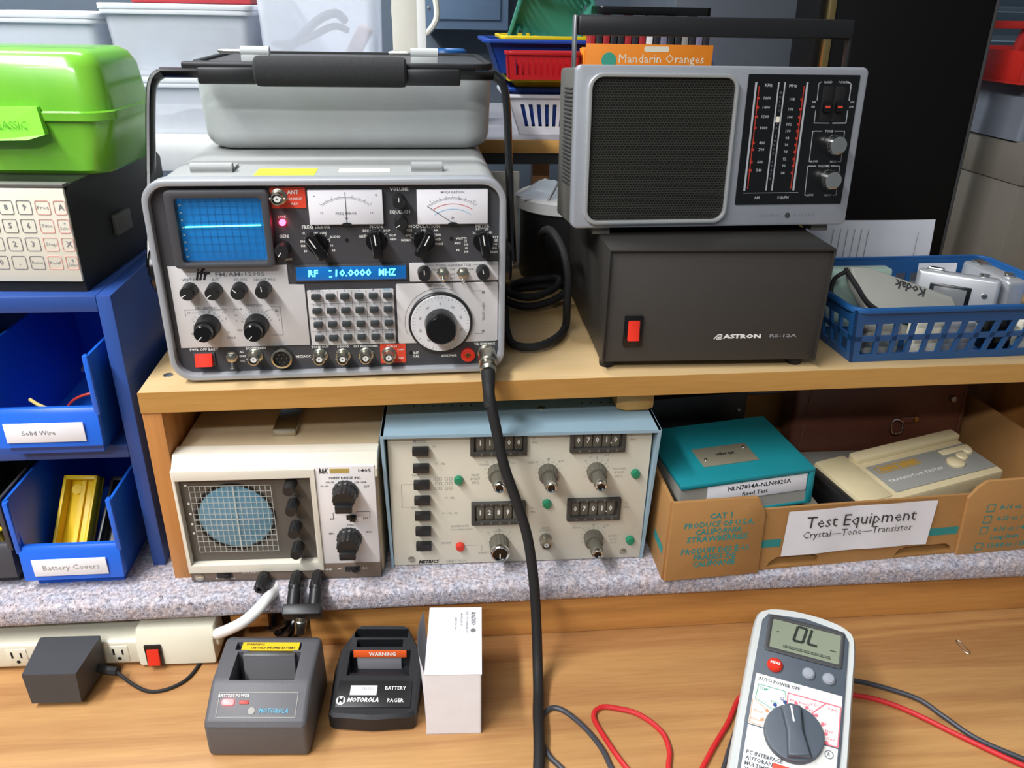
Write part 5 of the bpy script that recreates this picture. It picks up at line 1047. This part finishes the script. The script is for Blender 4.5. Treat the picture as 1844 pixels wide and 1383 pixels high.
# ------------------------------------------------------------------ back shelf and baskets
t = thing('back_shelf', 'grey topped shelf with a wooden edge carrying the coloured baskets', 'shelf', (220, 1000, 418), 0)
B().box(-190, 3, -15, 124, 420, 0, .4).put('board', 'grey_laminate', t); B().box(-190, 0, -16, 124, 4, -.2, .6).put('edge_strip', 'ply_edge', t); B().box(-190, 6, -30, 124, 16, -15).put('lower_batten', 'black_plastic', t)
for x in (-93, 100): B().box(x, 40, -1168, x+22, 60, -15, .6).put('upright', 'side_wood', t)
mat('basket_white', '#d9dbe0', .4); mat('basket_yellow', '#e0c416', .4); mat('basket_blue2', '#123f96', .4); mat('basket_red', '#b3161c', .4); mat('basket_green', '#4fa28c', .4)
def slotted(name, label, m, loc, w0, w1, d0, d1, h, ns, sw_, z0, z1, rz=0, lean=0, ry=0, rim=4):
    t = thing(name, label, 'basket', loc, rz, lean, ry)
    def fl(k, x, y): return (x*(w0+(w1-w0)*k)/2, y*(d0+(d1-d0)*k)/2)
    def sheet(b, sd, u0, u1, za, zb, th=1.6):
        P = []
        for dt in (0, th):
            q = []
            for u, z in ((u0, za), (u1, za), (u1, zb), (u0, zb)):
                k = z/h; W, D = (w0+(w1-w0)*k)/2, (d0+(d1-d0)*k)/2
                q.append({'f': (u*W, -D+dt, z), 'b': (u*W, D-dt, z), 'l': (-W+dt, u*D, z), 'r': (W-dt, u*D, z)}[sd])
            P.append(q)
        b.loft(P)
    for sd in 'fblr':
        b = B(); sheet(b, sd, -1, 1, 0, z0); sheet(b, sd, -1, 1, z1, h)
        us = [-.78+1.56*i/ns for i in range(ns+1)]
        sheet(b, sd, -1, us[0], z0, z1); sheet(b, sd, us[-1], 1, z0, z1)
        for i in range(ns): g = us[i]+(us[i+1]-us[i])*sw_; sheet(b, sd, g, us[i+1], z0, z1)
        b.put('wall', m, t, smooth=False)
    B().box(-w0/2, -d0/2, 0, w0/2, d0/2, 1.8).put('bottom', m, t)
    B().ring(rrect(-w1/2-rim, -d1/2-rim, w1/2+rim, d1/2+rim, 8, 4), rrect(-w1/2+1, -d1/2+1, w1/2-1, d1/2-1, 6, 4), 'z', h-1, h+3, .6).put('rim', m, t)
    return t
slotted('slotted_basket', 'white slotted plastic basket at the bottom of the basket stack', 'basket_white', (155, 1100, 418.2), 92, 124, 110, 128, 46, 9, .5, 10, 37, 0)
slotted('shallow_basket', 'dark blue shallow basket nested in the white basket', 'basket_blue2', (155, 1100, 429), 84, 118, 100, 124, 43, 8, .4, 10, 30, rim=6)
slotted('shallow_basket', 'yellow shallow basket nested on the dark blue one', 'basket_yellow', (156, 1099, 475.4), 104, 116, 112, 126, 8, 8, .05, 3, 6, rim=5)
slotted('shallow_basket', 'blue flared basket at the top of the stack, with a yellow basket inside', 'basket_blue2', (146, 1104, 490), 122, 150, 100, 124, 36, 8, .02, 10, 26, rim=8)
slotted('shallow_basket', 'yellow basket lying inside the top blue basket', 'basket_yellow', (150, 1104, 496), 110, 124, 90, 102, 34, 8, .4, 10, 24, rim=3)
slotted('slotted_basket', 'red slotted basket in front of the top blue basket', 'basket_red', (132, 1016, 486.6), 82, 86, 26, 28, 28, 9, .45, 5, 23, 0, rim=2)
slotted('slotted_basket', 'green basket tipped on edge in the top blue basket', 'basket_green', (152, 1110, 565), 74, 84, 66, 78, 40, 6, .5, 12, 30, 0, -112, 16, rim=3)
# orange box with cases
mat('orange_card', '#e8861c', .6); mat('case_dark', '#24252a', .4); mat('case_red', '#a0222a', .4); mat('case_lilac', '#77748c', .4); mat('badge_green', '#3fa088', .6)
t = thing('orange_box', 'orange cardboard fruit box holding upright disc cases behind the radio', 'box', (255, 1000, 418.2), 1)
B().box(-74, 0, 0, 80, 2, 109, .3).put('front_panel', 'orange_card', t); B().box(-76, 1, 0, -74, 28, 103, .3).put('end_panel', 'orange_card', t); B().box(78, 1, 0, 80, 28, 103, .3).put('end_panel', 'orange_card', t); B().box(-74, 26, 0, 78, 28, 104, .3).put('back_panel', 'orange_card', t); B().box(-74, 1, 0, 78, 27, 2).put('floor_panel', 'orange_card', t)
b = B().text('Mandarin Oranges', 11, 18, 93, -.2, w=104, bold=0).prism(rrect(-4, 101, 26, 107, 2), 'y', -.2, 0); b.put('printing', 'cream', t); B().prism(circ(-46, 91, 9, 20), 'y', -.25, 0).put('printed_badge', 'badge_green', t)
cc = ['case_red', 'case_dark', 'case_red', 'case_dark', 'case_dark', 'case_red', 'case_dark', 'case_red', 'white_plastic', 'case_dark', 'case_lilac', 'case_dark', 'case_dark', 'grey_face', 'case_dark', 'case_lilac', 'case_dark']
nm = {'case_red': 'dark red', 'case_dark': 'black', 'white_plastic': 'white', 'case_lilac': 'lilac grey', 'grey_face': 'light grey'}
for i, m_ in enumerate(cc):
    o = B().box(0, 0, 0, 7.4, 20, 132+3*(i % 3), .6).put('disc_case', m_, loc=(185+8.6*i, 1004, 420.4)); tag(o, f'thin {nm[m_]} disc case standing in the orange box', 'case', f'{nm[m_]} disc cases in the orange box')
t = thing('black_tray', 'glossy black tray lying on top of the disc cases', 'tray', (258, 1015, 558.3), 0)
B().box(-64, -20, 0, 66, 26, 2, .4).put('tray_floor', 'black_gloss', t); B().ring(rrect(-66, -22, 68, 28, 6, 3), rrect(-63, -19, 65, 25, 4, 3), 'z', 0, 9, .8).put('rim', 'black_gloss', t)
mat('blue_glow', '#2050ff', .4, emit='#1a48ff', es=3)
t = thing('equipment_cabinet', 'dark grey equipment cabinet with a small blue light behind the radio', 'cabinet', (430, 1240, 0))
mat('cabinet_grey', '#4a5058', .5)
B().box(-80, 0, -750, 190, 300, 640, 3).put('body', 'cabinet_grey', t); B().box(-40, -6, 496, -18, 1, 502, .6).put('indicator', 'blue_glow', t, label='small blue lamp')
# tall black case on the right
t = thing('flight_case', 'tall black vinyl flight case with brass edge trim standing on the shelf', 'case', (522, 891, 267.8), 1, 0, -1.4)
mat('case_vinyl', '#070708', .65, bump=.12, bscale=1500); spec('case_vinyl', .2)
B().box(-92, 0, 0, 92, 70, 430, 5).put('body', 'case_vinyl', t); B().box(-98, -2, 2, -90, 10, 428, 1.5).put('edge_trim', 'brass', t); B().box(-104, 8, 2, -96, 66, 428, 1).put('side_lid', 'case_vinyl', t); B().box(90, -1, 2, 93, 6, 428, 1).put('edge_trim', 'dark_grey', t)
# grey cartons on the right
mat('carton_grey', '#716c62', .7, bump=.08); mat('carton_blue', '#6b717b', .6); mat('red_paint', '#c02a22', .4); mat('slat_blue', '#7f95a6', .4)
t = thing('storage_carton', 'grey-beige storage carton with a telescoping lid beside the flight case', 'box', (665, 860, 267.2), 0)
B().box(2, 2, 0, 260, 258, 130, 1).put('body', 'carton_grey', t); B().box(0, 0, 122, 262, 260, 168, 1.5).put('lid', 'carton_grey', t)
t = thing('storage_box', 'blue-grey plastic box stacked on the grey-beige carton', 'box', (662, 880, 435.4), 0)
B().loft([[(x, y, z) for x, y in rrect(4*q, 0, 240, 220, 6, 3)] for z, q in ((0, 0), (60, 1))]).put('body', 'carton_blue', t)
t = thing('red_tool_tray', 'red metal tray with an upright bracket on the blue-grey box', 'tray', (646, 880, 496), 0)
B().box(0, 0, 0, 240, 200, 3).box(0, 0, 3, 240, 4, 34, .5).box(0, 4, 3, 4, 200, 34, .5).box(0, 196, 3, 240, 200, 34, .5).box(236, 4, 3, 240, 196, 34, .5).put('pan', 'red_paint', t)
B().prism([(14, 30), (34, 30), (40, 62), (24, 62)], 'y', 40, 52, 1).box(-20, 40, 56, 40, 52, 64, .6).put('bracket', 'red_paint', t)
t = thing('window_blind', 'pale blue horizontal slat blind behind the red tray', 'blind', (1050, 1500, 470))
for i in range(6): B().at((0, 0, 24*i), rx=-35).box(-150, -12, -.6, 250, 12, .6).put('slat', 'slat_blue', t)
B().box(-150, -8, -22, 250, 8, -12).put('bottom_rail', 'slat_blue', t); B().box(-150, -6, 140, 250, 6, 156).put('head_rail', 'slat_blue', t)
for x in (-100, 200): B().box(x, -1, -16, x+1.5, 1, 142).put('ladder_cord', 'slat_blue', t)
# ------------------------------------------------------------------ left background: white shelf, post, translucent boxes
t = thing('white_shelf', 'white painted shelf carrying the clear storage boxes', 'shelf', (-260, 1000, 380))
B().box(-400, 0, 0, 205, 350, 40, 1.5).put('board', 'white_plastic', t)
for x in (-380, 160): B().box(x, 20, -1130, x+20, 60, 0).put('upright', 'white_plastic', t)
t = thing('shelf_post', 'white painted steel shelf post in front of the grey wall', 'post', (-24, 1000, -750))
B().box(-19, 0, 0, 9, 3, 1900, .4).put('front_flange', 'ivory', t); B().box(9, 0, 0, 19, 34, 1900, .4).put('side_flange', 'white_plastic', t)
mat('clear_plastic', '#edf2fb', .28, var=.04, alpha=.42); mat('lid_white', '#e6eaf0', .35, alpha=.85); mat('cable_slate', '#344054', .5)
def clear_box(loc, w, d, h, label, lid=True, taper=.94):
    t = thing('storage_box', label, 'storage box', loc, group=None)
    o = [rrect(-w/2*k, -d/2*k, w/2*k, d/2*k, 10, 4) for k in (taper, 1)]; i_ = [rrect(-w/2*k+1.6, -d/2*k+1.6, w/2*k-1.6, d/2*k-1.6, 9, 4) for k in (taper, 1)]
    b = B().loft([[(x, y, z) for x, y in l] for l, z in ((o[0], 0), (o[1], h), (i_[1], h), (i_[0], 2))], cap=True); b.put('walls', 'clear_plastic', t, ang=50)
    B().ring(rrect(-w/2-4, -d/2-4, w/2+4, d/2+4, 12, 4), rrect(-w/2+1, -d/2+1, w/2-1, d/2-1, 10, 4), 'z', h-5, h, .8).put('rim', 'lid_white', t)
    if lid: B().prism(rrect(-w/2-5, -d/2-5, w/2+5, d/2+5, 12, 4), 'z', h, h+6, 1).put('lid', 'lid_white', t)
    return t
clear_box((-452, 1110, 420.2), 158, 190, 124, 'clear plastic box with a white lid behind the green case')
clear_box((-282, 1110, 420.2), 150, 190, 58, 'shallow clear box under the wider lidded box')
clear_box((-284, 1110, 485), 160, 190, 70, 'wide clear plastic box stacked on the shallow box')
clear_box((-130, 1110, 420.2), 132, 190, 170, 'tall clear plastic box with grey cables inside beside the shelf post', False)
def blob(name, loc, s, m, label, cat): 
    b = B().ball((0, 0, 0), 1, *s, seg=14); tag(b.put(name, m, loc=loc), label, cat)
b = B().tube([(-40, 0, 0), (-20, -10, 14), (10, -12, 40), (30, 0, 48), (40, 10, 40)], 5, 8, 6).tube([(-44, 4, 14), (-10, -12, 18), (26, -6, 34), (42, 8, 30)], 4, 8, 6).tube([(-20, -14, 16), (-28, -12, -8), (0, -10, -24), (30, -6, -14)], 5, 8, 6); tag(b.put('cable_bundle', 'cable_slate', loc=(-140, 1040, 506)), 'bundle of slate grey cable inside the tall clear box', 'cable')
mat('pinkish', '#b79a9a', .6); mat('pale_blue', '#a9bbd8', .5)
tag(B().box(-52, -60, 0, 52, 60, 60, 3).put('packing_block', 'pale_blue', loc=(-128, 1110, 423)), 'pale blue packed parts in the tall clear box', 'parts')
tag(B().at((0, 0, 0), ry=30).box(-8, -30, 0, 8, 30, 60, 3).put('red_card', 'pinkish', loc=(-108, 1084, 487.4)), 'pinkish card leaning inside the tall clear box', 'card')
tag(B().tube([(-30, 0, 0), (-6, -8, 12), (22, -4, 6), (40, 4, 2)], (9, 5), 10, 6).put('cable_bundle', 'cable_slate', loc=(-262, 1040, 504)), 'flattened grey cable inside the wide clear box', 'cable')
tag(B().tube([(-34, 0, 0), (-6, -4, 8), (22, -2, 3), (36, 4, 0)], (9, 5), 10, 6).put('cable_bundle', 'cable_slate', loc=(-280, 1040, 432)), 'dark cable lying inside the shallow clear box', 'cable')
tag(B().box(-50, -50, 0, 50, 50, 46, 3).put('packing_block', 'pale_blue', loc=(-300, 1120, 488)), 'pale blue carton inside the wide clear box', 'box')
tag(B().box(-44, -50, 0, 44, 50, 80, 3).put('packing_block', 'pale_blue', loc=(-462, 1110, 423)), 'pale blue carton inside the box behind the green case', 'box')
tag(B().box(-13, -40, 0, 13, 40, 34, 2).put('parts_carton', 'pinkish', loc=(-234, 1130, 488)), 'pinkish carton at the back of the wide clear box', 'box')
tag(B().box(-68, -60, 0, 68, 60, 30, 2).put('red_book', 'case_red', loc=(-277, 1120, 561.4)), 'dark red book lying on the wide clear box', 'book')
b = B().tube([(-24, 0, 0), (0, -22, 0), (24, 0, 0), (0, 22, 0)], 5, 8, 6, closed=True).tube([(-22, 0, 9), (0, -20, 9), (22, 0, 9), (0, 20, 9)], 5, 8, 6, closed=True).tube([(-24, 0, 18), (0, -22, 18), (24, 0, 18), (0, 22, 18)], 5, 8, 6, closed=True)
t = tag(B().box(-34, -34, 0, 34, 34, 66, 2).put('grey_block', 'cabinet_grey', loc=(20, 1180, 418.4)), 'small dark grey box standing behind the shelf post', 'box')
tag(b.put('cable_coil', 'basket_blue', loc=(20, 1180, 489)), 'coil of blue cable lying on the small dark grey box', 'cable')
# electrical panel on the wall
t = thing('breaker_panel', 'slate blue electrical panel box mounted on the wall', 'electrical panel', (64, 1620, 528))
mat('panel_paint', '#5f7690', .45, var=.05)
B().box(-74, -100, 0, 72, 0, 420, 2).put('enclosure', 'panel_paint', t); B().box(-58, -106, 16, 58, -99, 404, 2).put('door', 'panel_paint', t)
for z in (34, 60): B().lathe([(3, 0), (2.6, 1.4), (0, 2)], (-66, -100, z), seg=10).put('screw', 'steel', t)
b = B().tube([(-20, 0, 60), (-26, -6, 20), (0, -10, -6), (28, -6, 18), (24, 0, 60)], 4, 8, 6); tag(b.put('hanging_cable', 'ivory', loc=(-20, 1160, 530)), 'loop of pale cable hanging behind the shelf post', 'cable')
